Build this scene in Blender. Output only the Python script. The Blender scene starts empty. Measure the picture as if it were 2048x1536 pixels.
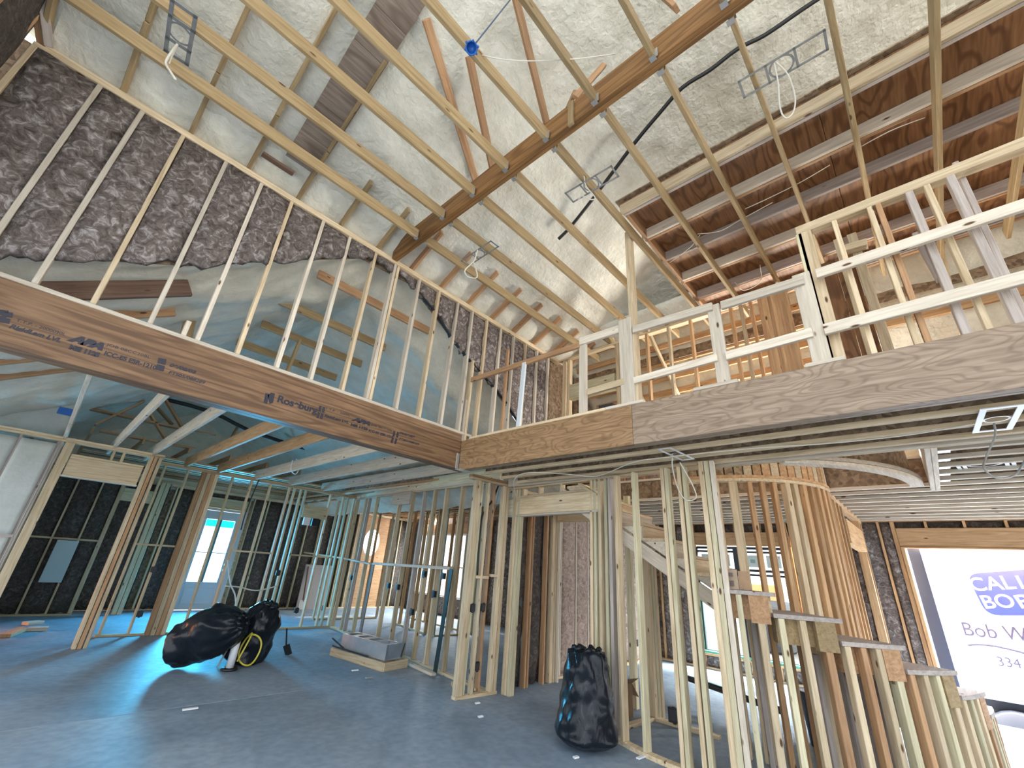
import bpy, bmesh, math, random
from mathutils import Vector, Matrix, noise
random.seed(7)
SC = bpy.context.scene
COL = SC.collection
# ------------------------------------------------------------------ camera
# camera axes in the world: right, down, forward (X runs along the left beam, Y along the right beam)
CR = Vector((0.676565, -0.733313, 0.067168)); CD = Vector((0.335107, 0.225381, -0.914826)); CF = Vector((0.655716, 0.641447, 0.398223))
EYE = Vector((0, 0, 1.6)); FPX = 850.0
cam_d = bpy.data.cameras.new('camera'); cam = bpy.data.objects.new('camera', cam_d); COL.objects.link(cam)
cam_d.sensor_width = 36.0; cam_d.lens = FPX / 2048 * 36.0; cam_d.clip_start = 0.02; cam_d.clip_end = 400
cam.matrix_world = Matrix(((CR.x, -CD.x, -CF.x, EYE.x), (CR.y, -CD.y, -CF.y, EYE.y), (CR.z, -CD.z, -CF.z, EYE.z), (0, 0, 0, 1)))
SC.camera = cam
# ------------------------------------------------------------------ sky, sun, daylight, added lamps, exposure
W = bpy.data.worlds.new('sky'); SC.world = W; W.use_nodes = True
bg = W.node_tree.nodes['Background']; bg.inputs['Color'].default_value = (0.86, 0.93, 1.0, 1); bg.inputs['Strength'].default_value = 1.25
def sun(name, energy, col, direction, angle=3):
    l = bpy.data.lights.new(name, 'SUN'); l.energy = energy; l.color = col; l.angle = math.radians(angle)
    o = bpy.data.objects.new(name, l); COL.objects.link(o); o.rotation_euler = Vector(direction).to_track_quat('-Z', 'Y').to_euler(); o.location = (0, 0, 30)
def area(name, loc, aim, sx, sy, power, col, spread=180):
    l = bpy.data.lights.new(name, 'AREA'); l.shape = 'RECTANGLE'; l.size = sx; l.size_y = sy; l.energy = power; l.color = col; l.spread = math.radians(spread)
    o = bpy.data.objects.new(name, l); COL.objects.link(o); o.location = loc
    o.rotation_euler = (Vector(aim) - Vector(loc)).to_track_quat('-Z', 'Y').to_euler()
sun('sun', 4.5, (1, 0.96, 0.9), (-0.25, -0.5, -0.83))
area('door_daylight', (3.73, 14.98, 1.55), (2.75, 10.2, 0.0), .7, 1.6, 165, (0.05, 0.55, 1.0), 130)
area('left_fill', (-1.5, .6, 1.7), (1.2, 3.6, 5.2), 2.2, 2.0, 24, (.84, .93, 1.0))  # unseen lamp added at the left for an assumed window, brightens foam and batts
area('assumed_warm_lamp', (-1.3, 12.3, .45), (.2, 11.9, 0), .15, .15, 9, (1.0, .35, .12), 100)  # small unseen lamp, assumed and added for the orange glow on the slab
area('opening_daylight', (11.2, -1.2, 3.0), (8.0, -.6, 0.3), 3.0, .8, 1300, (.95, .97, 1))
area('window_daylight', (11.0, 3.1, 2.95), (8.6, 2.9, 0.0), 1.8, .7, 1500, (.95, .97, 1))
area('back_window_daylight', (11.0, 13.2, 3.0), (8.0, 11.5, .2), 2.6, .7, 500, (.95, .97, 1))
area('loft_fill', (8.9, 1.6, 3.75), (6.6, 2.2, 5.6), 2.4, .8, 220, (1, .96, .88))  # unseen lamp added behind the loft edge to brighten the foam slope
vs = SC.view_settings; vs.view_transform = 'Standard'; vs.look = 'None'; vs.gamma = 1; vs.use_curve_mapping = False
vs.exposure = 1.28
SC.cycles.max_bounces = 8; SC.cycles.diffuse_bounces = 5; SC.cycles.glossy_bounces = 3; SC.cycles.transmission_bounces = 4
SC.cycles.sample_clamp_indirect = 6.0

# ------------------------------------------------------------------ pixel -> point on a known plane
def ray(u, v): return CR * ((u - 1024) / FPX) + CD * ((v - 768) / FPX) + CF
def onx(u, v, x): d = ray(u, v); return EYE + d * (x / d.x)
def ony(u, v, y): d = ray(u, v); return EYE + d * (y / d.y)
def onz(u, v, z=0.0): d = ray(u, v); return EYE + d * ((z - EYE.z) / d.z)
def onplane(u, v, p, n):
    d = ray(u, v); n = Vector(n); return EYE + d * ((Vector(p) - EYE).dot(n) / d.dot(n))
def cyl(u, v, c, r):
    d = ray(u, v); a = d.x ** 2 + d.y ** 2; b = -2 * (c[0] * d.x + c[1] * d.y); k = c[0] ** 2 + c[1] ** 2 - r * r
    D = max(b * b - 4 * a * k, 0); t = (-b - math.sqrt(D)) / 2 / a
    p = EYE + d * t; return math.atan2(p.y - c[1], p.x - c[0]) % (2 * math.pi), p.z

# ------------------------------------------------------------------ object helpers
WM = {}
def put(o, mw, parent=None):
    WM[o.name] = mw
    if parent is not None:
        o.parent = parent; o.matrix_basis = WM[parent.name].inverted() @ mw
    else:
        o.matrix_basis = mw
    COL.objects.link(o); return o
def empty(name, loc=(0, 0, 0)):
    o = bpy.data.objects.new(name, None); o.empty_display_size = 0.1
    return put(o, Matrix.Translation(loc))
def tag(o, label, cat, group=None):
    o['label'] = label; o['category'] = cat
    if group: o['group'] = group
    return o
def thing(name, loc, label, cat, group=None): return tag(empty(name, loc), label, cat, group)
def struct(name, loc=(0, 0, 0)):
    o = empty(name, loc); o['kind'] = 'structure'; return o
def obj(name, me, mat, mw=None, parent=None):
    o = bpy.data.objects.new(name, me)
    if mat is not None and not me.materials: me.materials.append(mat)
    return put(o, mw or Matrix.Identity(4), parent)
def mesh(name, verts, faces, smooth=False):
    me = bpy.data.meshes.new(name); me.from_pydata([tuple(v) for v in verts], [], faces); me.update()
    if smooth: me.shade_smooth()
    return me
_bc = {}
def box_mesh(L, Wd, H, mat, c=0.004):
    key = (round(L, 3), round(Wd, 3), round(H, 3), mat.name if mat else '', c)
    if key in _bc: return _bc[key]
    bm = bmesh.new(); bmesh.ops.create_cube(bm, size=1.0)
    bmesh.ops.scale(bm, vec=(L, Wd, H), verts=bm.verts)
    c2 = min(c, 0.2 * min(L, Wd, H))
    if c2 > 0.0005: bmesh.ops.bevel(bm, geom=bm.edges[:], offset=c2, segments=1, affect='EDGES')
    me = bpy.data.meshes.new('piece'); bm.to_mesh(me); bm.free()
    if mat: me.materials.append(mat)
    _bc[key] = me; return me
def bar(name, p0, p1, w, h, mat, parent=None, up=(0, 0, 1), c=0.004, roll=0.0):
    """a straight piece from p0 to p1; h along 'up', w across it; the grain runs lengthwise"""
    p0 = Vector(p0); p1 = Vector(p1); ax = (p1 - p0); L = ax.length; ax.normalize(); up = Vector(up)
    side = up.cross(ax)
    if side.length < 1e-4: side = Vector((0, 1, 0)).cross(ax)
    side.normalize(); up2 = ax.cross(side)
    if roll: q = Matrix.Rotation(roll, 3, ax); side = q @ side; up2 = q @ up2
    c0 = (p0 + p1) / 2
    mw = Matrix(((ax.x, side.x, up2.x, c0.x), (ax.y, side.y, up2.y, c0.y), (ax.z, side.z, up2.z, c0.z), (0, 0, 0, 1)))
    return obj(name, box_mesh(L, w, h, mat, c), mat, mw, parent)
def box(name, x0, x1, y0, y1, z0, z1, mat, parent=None, c=0.004):
    dx, dy, dz = x1 - x0, y1 - y0, z1 - z0; cx, cy, cz = (x0 + x1) / 2, (y0 + y1) / 2, (z0 + z1) / 2
    if dx >= dy and dx >= dz: return bar(name, (x0, cy, cz), (x1, cy, cz), dy, dz, mat, parent, c=c)
    if dy >= dx and dy >= dz: return bar(name, (cx, y0, cz), (cx, y1, cz), dx, dz, mat, parent, c=c)
    return bar(name, (cx, cy, z0), (cx, cy, z1), dx, dy, mat, parent, up=(0, 1, 0), c=c)
def tube(name, pts, r, mat, parent=None, seg=6, closed=False, sub=4):
    pts = [Vector(p) for p in pts]
    if sub > 1 and len(pts) > 2:                       # Catmull-Rom
        q = []; n = len(pts)
        for i in range(n if closed else n - 1):
            a = pts[(i - 1) % n] if (closed or i > 0) else pts[0]; b = pts[i]; c_ = pts[(i + 1) % n]
            d = pts[(i + 2) % n] if (closed or i + 2 < n) else pts[-1]
            for k in range(sub):
                t = k / sub
                q.append(0.5 * ((2 * b) + (c_ - a) * t + (2 * a - 5 * b + 4 * c_ - d) * t * t + (3 * b - a - 3 * c_ + d) * t ** 3))
        if not closed: q.append(pts[-1])
        pts = q
    o = pts[0].copy(); vs_, fs = [], []; n = len(pts); prev = None
    for i, p in enumerate(pts):
        t = (pts[(i + 1) % n] if (closed or i + 1 < n) else p) - (pts[i - 1] if (closed or i > 0) else p)
        t.normalize()
        if prev is None: s = t.orthogonal().normalized()
        else:
            s = prev - t * prev.dot(t); s = s.normalized() if s.length > 1e-6 else t.orthogonal().normalized()
        prev = s; b = t.cross(s)
        for k in range(seg):
            a = 2 * math.pi * k / seg; vs_.append(p - o + (s * math.cos(a) + b * math.sin(a)) * r)
    for i in range(n if closed else n - 1):
        for k in range(seg):
            fs.append((i * seg + k, i * seg + (k + 1) % seg, ((i + 1) % n) * seg + (k + 1) % seg, ((i + 1) % n) * seg + k))
    if not closed:
        fs.append(tuple(range(seg - 1, -1, -1))); fs.append(tuple((n - 1) * seg + k for k in range(seg)))
    return obj(name, mesh(name, vs_, fs, True), mat, Matrix.Translation(o), parent)
def lathe(name, prof, mat, loc, parent=None, seg=20, ax=(0, 0, 1)):
    vs_, fs = [], []
    for r, z in prof:
        for k in range(seg): a = 2 * math.pi * k / seg; vs_.append((r * math.cos(a), r * math.sin(a), z))
    for i in range(len(prof) - 1):
        for k in range(seg): fs.append((i * seg + k, i * seg + (k + 1) % seg, (i + 1) * seg + (k + 1) % seg, (i + 1) * seg + k))
    fs.append(tuple(range(seg - 1, -1, -1))); fs.append(tuple((len(prof) - 1) * seg + k for k in range(seg)))
    m = Vector(ax).to_track_quat('Z', 'Y').to_matrix().to_4x4()
    return obj(name, mesh(name, vs_, fs, True), mat, Matrix.Translation(loc) @ m, parent)
def prism(name, poly, n, depth, mat, parent=None):
    """closed outline of 3-D points (planar), pushed by depth along n"""
    poly = [Vector(p) for p in poly]; o = poly[0].copy(); d = Vector(n).normalized() * depth; k = len(poly)
    vs_ = [p - o for p in poly] + [p - o + d for p in poly]
    fs = [tuple(range(k)), tuple(range(2 * k - 1, k - 1, -1))] + [(i, i + k, (i + 1) % k + k, (i + 1) % k) for i in range(k)]
    bm = bmesh.new(); me = mesh(name, vs_, fs); bm.from_mesh(me); bmesh.ops.recalc_face_normals(bm, faces=bm.faces); bm.to_mesh(me); bm.free()
    return obj(name, me, mat, Matrix.Translation(o), parent)
def sheet(name, fn, nu, nv, mat, parent=None, thick=None, smooth=True):
    """a surface fn(s,t) -> point, s,t in 0..1, given thickness 'thick' (vector) behind it"""
    P = [Vector(fn(i / nu, j / nv)) for j in range(nv + 1) for i in range(nu + 1)]
    o = P[0].copy(); vs_ = [p - o for p in P]; fs = []
    w = nu + 1
    for j in range(nv):
        for i in range(nu): fs.append((j * w + i, j * w + i + 1, (j + 1) * w + i + 1, (j + 1) * w + i))
    if thick is not None:
        t = Vector(thick); b = len(vs_); rim = [i for i in range(w)] + [j * w + nu for j in range(1, nv + 1)] + [nv * w + i for i in range(nu - 1, -1, -1)] + [j * w for j in range(nv - 1, 0, -1)]
        back = {}
        for r_ in rim: back[r_] = len(vs_); vs_.append(vs_[r_] + t)
        m = len(rim)
        for k in range(m): a, c_ = rim[k], rim[(k + 1) % m]; fs.append((c_, a, back[a], back[c_]))
        fs.append(tuple(back[r_] for r_ in reversed(rim)))
    bm = bmesh.new(); me = mesh(name, vs_, fs); bm.from_mesh(me); bmesh.ops.recalc_face_normals(bm, faces=bm.faces); bm.to_mesh(me); bm.free()
    if smooth: me.shade_smooth()
    return obj(name, me, mat, Matrix.Translation(o), parent)
def nz(p, s, seed=0.0): return noise.noise(Vector(p) * s + Vector((seed, seed * 1.7, seed * 0.3)))

# ------------------------------------------------------------------ materials
def newmat(name):
    m = bpy.data.materials.new(name); m.use_nodes = True; nt = m.node_tree
    return m, nt, nt.nodes['Principled BSDF'], lambda t: nt.nodes.new(t), nt.links.new
def ramp(n, stops):
    r = n('ShaderNodeValToRGB'); e = r.color_ramp.elements
    while len(e) < len(stops): e.new(0.5)
    for i, (p, c) in enumerate(stops): e[i].position = p; e[i].color = (*c, 1)
    return r
def simple(name, col, rough=0.6, metal=0.0, spec=0.5, emit=None, es=0, coat=0, vary=0.0):
    m, nt, b, n, l = newmat(name)
    b.inputs['Base Color'].default_value = (*col, 1); b.inputs['Roughness'].default_value = rough; b.inputs['Metallic'].default_value = metal
    b.inputs['Specular IOR Level'].default_value = spec; b.inputs['Coat Weight'].default_value = coat
    if emit: b.inputs['Emission Color'].default_value = (*emit, 1); b.inputs['Emission Strength'].default_value = es
    if vary:
        tc = n('ShaderNodeTexCoord'); no = n('ShaderNodeTexNoise'); no.inputs['Scale'].default_value = 9; no.inputs['Detail'].default_value = 5
        l(tc.outputs['Object'], no.inputs['Vector'])
        r = ramp(n, [(0.3, tuple(c * (1 - vary) for c in col)), (0.7, tuple(min(1, c * (1 + vary)) for c in col))]); l(no.outputs['Fac'], r.inputs['Fac']); l(r.outputs['Color'], b.inputs['Base Color'])
    return m
def wood(name, dark, light, knot=(0.10, 0.045, 0.02), rough=0.65, val=0.22, knots=True, sc=1.0):
    m, nt, b, n, l = newmat(name)
    tc = n('ShaderNodeTexCoord'); oi = n('ShaderNodeObjectInfo')
    mul = n('ShaderNodeMath'); mul.operation = 'MULTIPLY'; mul.inputs[1].default_value = 53.0; l(oi.outputs['Random'], mul.inputs[0])
    add = n('ShaderNodeVectorMath'); add.operation = 'ADD'; l(tc.outputs['Object'], add.inputs[0]); l(mul.outputs[0], add.inputs[1])
    mp = n('ShaderNodeMapping'); mp.inputs['Scale'].default_value = (1.1 * sc, 16 * sc, 16 * sc); l(add.outputs[0], mp.inputs['Vector'])
    no = n('ShaderNodeTexNoise'); no.inputs['Scale'].default_value = 2.0; no.inputs['Detail'].default_value = 6; no.inputs['Roughness'].default_value = 0.62; no.inputs['Distortion'].default_value = 0.6
    l(mp.outputs[0], no.inputs['Vector'])
    mid = tuple((a + c) / 2 for a, c in zip(dark, light))
    r = ramp(n, [(0.28, dark), (0.45, mid), (0.62, light), (0.8, tuple(min(1, c * 1.08) for c in light))]); l(no.outputs['Fac'], r.inputs['Fac'])
    col = r.outputs['Color']
    if knots:
        mk = n('ShaderNodeMapping'); mk.inputs['Scale'].default_value = (2.6, 7.5, 7.5); l(add.outputs[0], mk.inputs['Vector'])
        vo = n('ShaderNodeTexVoronoi'); vo.inputs['Scale'].default_value = 1.0; l(mk.outputs[0], vo.inputs['Vector'])
        kr = ramp(n, [(0.06, (1, 1, 1)), (0.105, (0, 0, 0))]); l(vo.outputs['Distance'], kr.inputs['Fac'])
        mx = n('ShaderNodeMix'); mx.data_type = 'RGBA'; l(kr.outputs['Color'], mx.inputs['Factor']); l(col, mx.inputs['A']); mx.inputs['B'].default_value = (*knot, 1)
        col = mx.outputs['Result']
    hs = n('ShaderNodeHueSaturation'); mr = n('ShaderNodeMapRange'); mr.inputs['To Min'].default_value = 1 - val; mr.inputs['To Max'].default_value = 1 + val * 0.7
    l(oi.outputs['Random'], mr.inputs['Value']); l(mr.outputs[0], hs.inputs['Value']); l(col, hs.inputs['Color'])
    l(hs.outputs['Color'], b.inputs['Base Color']); b.inputs['Roughness'].default_value = rough; b.inputs['Specular IOR Level'].default_value = 0.3
    bp = n('ShaderNodeBump'); bp.inputs['Strength'].default_value = 0.15; bp.inputs['Distance'].default_value = 0.004; l(no.outputs['Fac'], bp.inputs['Height']); l(bp.outputs[0], b.inputs['Normal'])
    return m
def veneer(name, dark, light, line, freq=34, scale=(0.55, 3.4, 3.4), rough=0.55, amt=0.75):
    """rotary-cut face: growth rings as contour lines of a stretched noise"""
    m, nt, b, n, l = newmat(name)
    tc = n('ShaderNodeTexCoord'); oi = n('ShaderNodeObjectInfo')
    mul = n('ShaderNodeMath'); mul.operation = 'MULTIPLY'; mul.inputs[1].default_value = 31.0; l(oi.outputs['Random'], mul.inputs[0])
    add = n('ShaderNodeVectorMath'); add.operation = 'ADD'; l(tc.outputs['Object'], add.inputs[0]); l(mul.outputs[0], add.inputs[1])
    mp = n('ShaderNodeMapping'); mp.inputs['Scale'].default_value = scale; l(add.outputs[0], mp.inputs['Vector'])
    no = n('ShaderNodeTexNoise'); no.inputs['Scale'].default_value = 1.0; no.inputs['Detail'].default_value = 2.5; no.inputs['Roughness'].default_value = 0.45; l(mp.outputs[0], no.inputs['Vector'])
    m1 = n('ShaderNodeMath'); m1.operation = 'MULTIPLY'; m1.inputs[1].default_value = freq * 6.283; l(no.outputs['Fac'], m1.inputs[0])
    s = n('ShaderNodeMath'); s.operation = 'SINE'; l(m1.outputs[0], s.inputs[0])
    n2 = n('ShaderNodeTexNoise'); n2.inputs['Scale'].default_value = 3.0; n2.inputs['Detail'].default_value = 6
    mp2 = n('ShaderNodeMapping'); mp2.inputs['Scale'].default_value = (1.0, 14, 14); l(add.outputs[0], mp2.inputs['Vector']); l(mp2.outputs[0], n2.inputs['Vector'])
    r = ramp(n, [(0.3, dark), (0.7, light)]); l(n2.outputs['Fac'], r.inputs['Fac'])
    mr = n('ShaderNodeMapRange'); mr.inputs['From Min'].default_value = 0.1; mr.inputs['From Max'].default_value = 1.0; mr.inputs['To Max'].default_value = amt; l(s.outputs[0], mr.inputs['Value'])
    mx = n('ShaderNodeMix'); mx.data_type = 'RGBA'; l(mr.outputs[0], mx.inputs['Factor']); l(r.outputs['Color'], mx.inputs['A']); mx.inputs['B'].default_value = (*line, 1)
    l(mx.outputs['Result'], b.inputs['Base Color']); b.inputs['Roughness'].default_value = rough; b.inputs['Specular IOR Level'].default_value = 0.35
    return m
def foam_mat(name, a, c, bump=0.7, sc=1.0):
    m, nt, b, n, l = newmat(name)
    tc = n('ShaderNodeTexCoord')
    no = n('ShaderNodeTexNoise'); no.inputs['Scale'].default_value = 4 * sc; no.inputs['Detail'].default_value = 8; no.inputs['Roughness'].default_value = 0.6; l(tc.outputs['Object'], no.inputs['Vector'])
    n2 = n('ShaderNodeTexNoise'); n2.inputs['Scale'].default_value = 16 * sc; n2.inputs['Detail'].default_value = 8; n2.inputs['Distortion'].default_value = 0.35; l(tc.outputs['Object'], n2.inputs['Vector'])
    r = ramp(n, [(0.3, a), (0.7, c)]); l(no.outputs['Fac'], r.inputs['Fac']); l(r.outputs['Color'], b.inputs['Base Color'])
    b.inputs['Roughness'].default_value = 0.62; b.inputs['Specular IOR Level'].default_value = 0.35
    bp = n('ShaderNodeBump'); bp.inputs['Strength'].default_value = bump; bp.inputs['Distance'].default_value = 0.03; l(n2.outputs['Fac'], bp.inputs['Height'])
    l(bp.outputs[0], b.inputs['Normal']); return m
def batt_mat(name, dark, mid, light):
    m, nt, b, n, l = newmat(name)
    tc = n('ShaderNodeTexCoord'); oi = n('ShaderNodeObjectInfo')
    mul = n('ShaderNodeMath'); mul.operation = 'MULTIPLY'; mul.inputs[1].default_value = 17.0; l(oi.outputs['Random'], mul.inputs[0])
    add = n('ShaderNodeVectorMath'); add.operation = 'ADD'; l(tc.outputs['Object'], add.inputs[0]); l(mul.outputs[0], add.inputs[1])
    no = n('ShaderNodeTexNoise'); no.inputs['Scale'].default_value = 13; no.inputs['Detail'].default_value = 9; no.inputs['Roughness'].default_value = 0.7; no.inputs['Distortion'].default_value = 1.1; l(add.outputs[0], no.inputs['Vector'])
    r = ramp(n, [(0.32, dark), (0.52, mid), (0.72, light)]); l(no.outputs['Fac'], r.inputs['Fac']); l(r.outputs['Color'], b.inputs['Base Color'])
    b.inputs['Roughness'].default_value = 0.75; b.inputs['Specular IOR Level'].default_value = 0.3
    bp = n('ShaderNodeBump'); bp.inputs['Strength'].default_value = 0.9; bp.inputs['Distance'].default_value = 0.03; l(no.outputs['Fac'], bp.inputs['Height']); l(bp.outputs[0], b.inputs['Normal'])
    return m
def osb_mat(name, dark, mid, light):
    m, nt, b, n, l = newmat(name)
    tc = n('ShaderNodeTexCoord')
    vo = n('ShaderNodeTexVoronoi'); vo.inputs['Scale'].default_value = 22; l(tc.outputs['Object'], vo.inputs['Vector'])
    no = n('ShaderNodeTexNoise'); no.inputs['Scale'].default_value = 6; no.inputs['Detail'].default_value = 5; no.inputs['Distortion'].default_value = 1.5; l(tc.outputs['Object'], no.inputs['Vector'])
    mx = n('ShaderNodeMix'); mx.data_type = 'RGBA'; mx.inputs['Factor'].default_value = 0.5; l(vo.outputs['Color'], mx.inputs['A']); l(no.outputs['Color'], mx.inputs['B'])
    r = ramp(n, [(0.3, dark), (0.5, mid), (0.68, light)]); l(mx.outputs['Result'], r.inputs['Fac']); l(r.outputs['Color'], b.inputs['Base Color']); b.inputs['Roughness'].default_value = 0.6
    return m
def concrete_mat():
    m, nt, b, n, l = newmat('concrete')
    tc = n('ShaderNodeTexCoord')
    n1 = n('ShaderNodeTexNoise'); n1.inputs['Scale'].default_value = 0.55; n1.inputs['Detail'].default_value = 9; n1.inputs['Roughness'].default_value = 0.62; n1.inputs['Distortion'].default_value = 0.8; l(tc.outputs['Object'], n1.inputs['Vector'])
    n2 = n('ShaderNodeTexNoise'); n2.inputs['Scale'].default_value = 12; n2.inputs['Detail'].default_value = 6; l(tc.outputs['Object'], n2.inputs['Vector'])
    r = ramp(n, [(0.3, (0.17, 0.22, 0.28)), (0.5, (0.24, 0.30, 0.37)), (0.72, (0.32, 0.38, 0.44))]); l(n1.outputs['Fac'], r.inputs['Fac'])
    r2 = ramp(n, [(0.35, (0.82, 0.82, 0.82)), (0.65, (1.0, 1.0, 1.0))]); l(n2.outputs['Fac'], r2.inputs['Fac'])
    mx = n('ShaderNodeMix'); mx.data_type = 'RGBA'; mx.blend_type = 'MULTIPLY'; mx.inputs['Factor'].default_value = 1; l(r.outputs['Color'], mx.inputs['A']); l(r2.outputs['Color'], mx.inputs['B'])
    l(mx.outputs['Result'], b.inputs['Base Color'])
    rr = n('ShaderNodeMapRange'); rr.inputs['To Min'].default_value = 0.48; rr.inputs['To Max'].default_value = 0.66; l(n1.outputs['Fac'], rr.inputs['Value']); l(rr.outputs[0], b.inputs['Roughness'])
    b.inputs['Specular IOR Level'].default_value = 0.16
    bp = n('ShaderNodeBump'); bp.inputs['Strength'].default_value = 0.12; bp.inputs['Distance'].default_value = 0.01; l(n2.outputs['Fac'], bp.inputs['Height']); l(bp.outputs[0], b.inputs['Normal'])
    return m
def bag_mat():
    m, nt, b, n, l = newmat('black_plastic_film')
    tc = n('ShaderNodeTexCoord'); no = n('ShaderNodeTexNoise'); no.inputs['Scale'].default_value = 5; no.inputs['Detail'].default_value = 5; no.inputs['Distortion'].default_value = 1.4
    mp = n('ShaderNodeMapping'); mp.inputs['Scale'].default_value = (2.2, 2.2, 0.8); l(tc.outputs['Object'], mp.inputs['Vector']); l(mp.outputs[0], no.inputs['Vector'])
    b.inputs['Base Color'].default_value = (0.008, 0.011, 0.016, 1); b.inputs['Roughness'].default_value = 0.24; b.inputs['Specular IOR Level'].default_value = 0.25
    bp = n('ShaderNodeBump'); bp.inputs['Strength'].default_value = 0.35; bp.inputs['Distance'].default_value = 0.02; l(no.outputs['Fac'], bp.inputs['Height']); l(bp.outputs[0], b.inputs['Normal'])
    return m
def glass_mat(name, tint):
    m, nt, b, n, l = newmat(name)
    for x in [x for x in nt.nodes if x.type == 'BSDF_PRINCIPLED']: nt.nodes.remove(x)
    t = n('ShaderNodeBsdfTransparent'); t.inputs['Color'].default_value = (*tint, 1); g = n('ShaderNodeBsdfGlossy'); g.inputs['Roughness'].default_value = 0.02
    mx = n('ShaderNodeMixShader'); mx.inputs['Fac'].default_value = 0.06; l(t.outputs[0], mx.inputs[1]); l(g.outputs[0], mx.inputs[2])
    l(mx.outputs[0], nt.nodes['Material Output'].inputs['Surface']); return m

PINE = wood('pine', (0.42, 0.31, 0.18), (0.66, 0.53, 0.36))
PINEW = wood('pine_pale', (0.46, 0.385, 0.30), (0.66, 0.585, 0.48))
PINEO = wood('pine_warm', (0.36, 0.20, 0.095), (0.60, 0.38, 0.20))
PINEG = wood('pine_greenish', (0.40, 0.34, 0.21), (0.62, 0.56, 0.38))
PINER = wood('pine_red', (0.30, 0.155, 0.075), (0.50, 0.30, 0.16))
JOIST = wood('joist_pine', (0.23, 0.15, 0.068), (0.38, 0.275, 0.145))
GREY = wood('weathered_board', (0.30, 0.25, 0.22), (0.48, 0.42, 0.38))
DARKW = wood('dark_board', (0.10, 0.055, 0.035), (0.19, 0.115, 0.08), val=0.1)
LVL = veneer('lvl_face', (0.135, 0.072, 0.035), (0.25, 0.142, 0.074), (0.09, 0.045, 0.022), 9, (0.35, 5, 5))
LVLR = veneer('lvl_face_figured', (0.22, 0.155, 0.105), (0.36, 0.27, 0.195), (0.13, 0.085, 0.055), 19, (1.2, 4.2, 4.2), amt=.45)
LVLR2 = veneer('lvl_face_figured_warm', (0.215, 0.125, 0.06), (0.37, 0.23, 0.12), (0.13, 0.07, 0.033), 17, (1.3, 4.2, 4.2), amt=.5)
LVLC = veneer('lvl_face_dark', (0.17, 0.078, 0.022), (0.29, 0.145, 0.05), (0.11, 0.05, 0.014), 8, (0.3, 4, 4))
PLY = veneer('plywood_deck', (0.19, 0.085, 0.032), (0.31, 0.15, 0.065), (0.11, 0.042, 0.015), 12, (0.7, 2.4, 2.4))
PLYG = veneer('plywood_grey', (0.17, 0.125, 0.095), (0.30, 0.24, 0.19), (0.14, 0.10, 0.075), 5, (0.8, 2.4, 2.4))
OSB = osb_mat('osb', (0.17, 0.105, 0.055), (0.31, 0.21, 0.12), (0.42, 0.31, 0.19))
OSBD = osb_mat('osb_dark', (0.13, 0.08, 0.045), (0.22, 0.15, 0.09), (0.32, 0.23, 0.15))
FOAM = foam_mat('spray_foam', (0.63, 0.61, 0.51), (0.83, 0.80, 0.70))
FOAMW = foam_mat('spray_foam_pale', (0.60, 0.57, 0.47), (0.74, 0.71, 0.61), 0.5)
FOAMG = foam_mat('spray_foam_smooth', (0.46, 0.48, 0.45), (0.56, 0.58, 0.55), 0.25)
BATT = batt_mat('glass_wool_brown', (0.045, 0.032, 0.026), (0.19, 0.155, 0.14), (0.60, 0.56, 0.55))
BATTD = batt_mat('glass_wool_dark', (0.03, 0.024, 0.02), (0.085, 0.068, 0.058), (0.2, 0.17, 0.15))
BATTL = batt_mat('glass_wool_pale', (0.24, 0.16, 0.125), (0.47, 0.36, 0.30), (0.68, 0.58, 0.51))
CONC = concrete_mat(); BAG = bag_mat()
STEEL = simple('galvanised_steel', (0.55, 0.57, 0.58), 0.38, 0.85)
PLATE = simple('bracket_steel', (0.28, 0.29, 0.29), 0.5, 0.45, vary=0.2)
PLATEW = simple('bracket_steel_bright', (0.72, 0.76, 0.8), 0.4, 0.3)
CABLE = simple('white_cable', (0.66, 0.62, 0.53), 0.5)
CABLEG = simple('grey_cable', (0.30, 0.28, 0.25), 0.5)
BLACK = simple('black_plastic', (0.012, 0.013, 0.014), 0.42)
HOSE = simple('black_hose', (0.008, 0.009, 0.01), 0.5)
BLUE = simple('blue_plastic', (0.01, 0.11, 0.42), 0.35)
YEL = simple('yellow_hose', (0.62, 0.52, 0.06), 0.45)
WHITE = simple('white_plastic', (0.72, 0.73, 0.75), 0.4)
INK = simple('stamp_ink', (0.02, 0.018, 0.03), 0.6)
CARD = simple('cardboard', (0.33, 0.21, 0.125), 0.8, vary=0.12)
CARDW = simple('cardboard_pale', (0.44, 0.33, 0.23), 0.8, vary=0.12)
GREEN = simple('green_tape', (0.10, 0.42, 0.28), 0.5)
DKFRAME = simple('window_frame_dark', (0.02, 0.028, 0.035), 0.35)
GALV = simple('duct_sheet', (0.55, 0.58, 0.62), 0.32, 0.55, vary=0.08)

# ================================================================== STRUCTURE
T = 0.038                                              # thickness of a board
# ---------------- ground, floor slab
gm = simple('pale_dirt', (0.42, 0.39, 0.34), 0.9, vary=0.15)
g = struct('ground', (0, 0, -1.0))
box('dirt', -60, 90, -60, 90, -1.2, -1.0, gm, g, c=0)
floor = struct('floor')
for i, (y0, y1) in enumerate(((-4.0, 6.335), (6.343, 15.3))): box('slab', -6.0, 10.55, y0, y1, -0.95, 0.0, CONC, floor, c=0.006)

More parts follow.
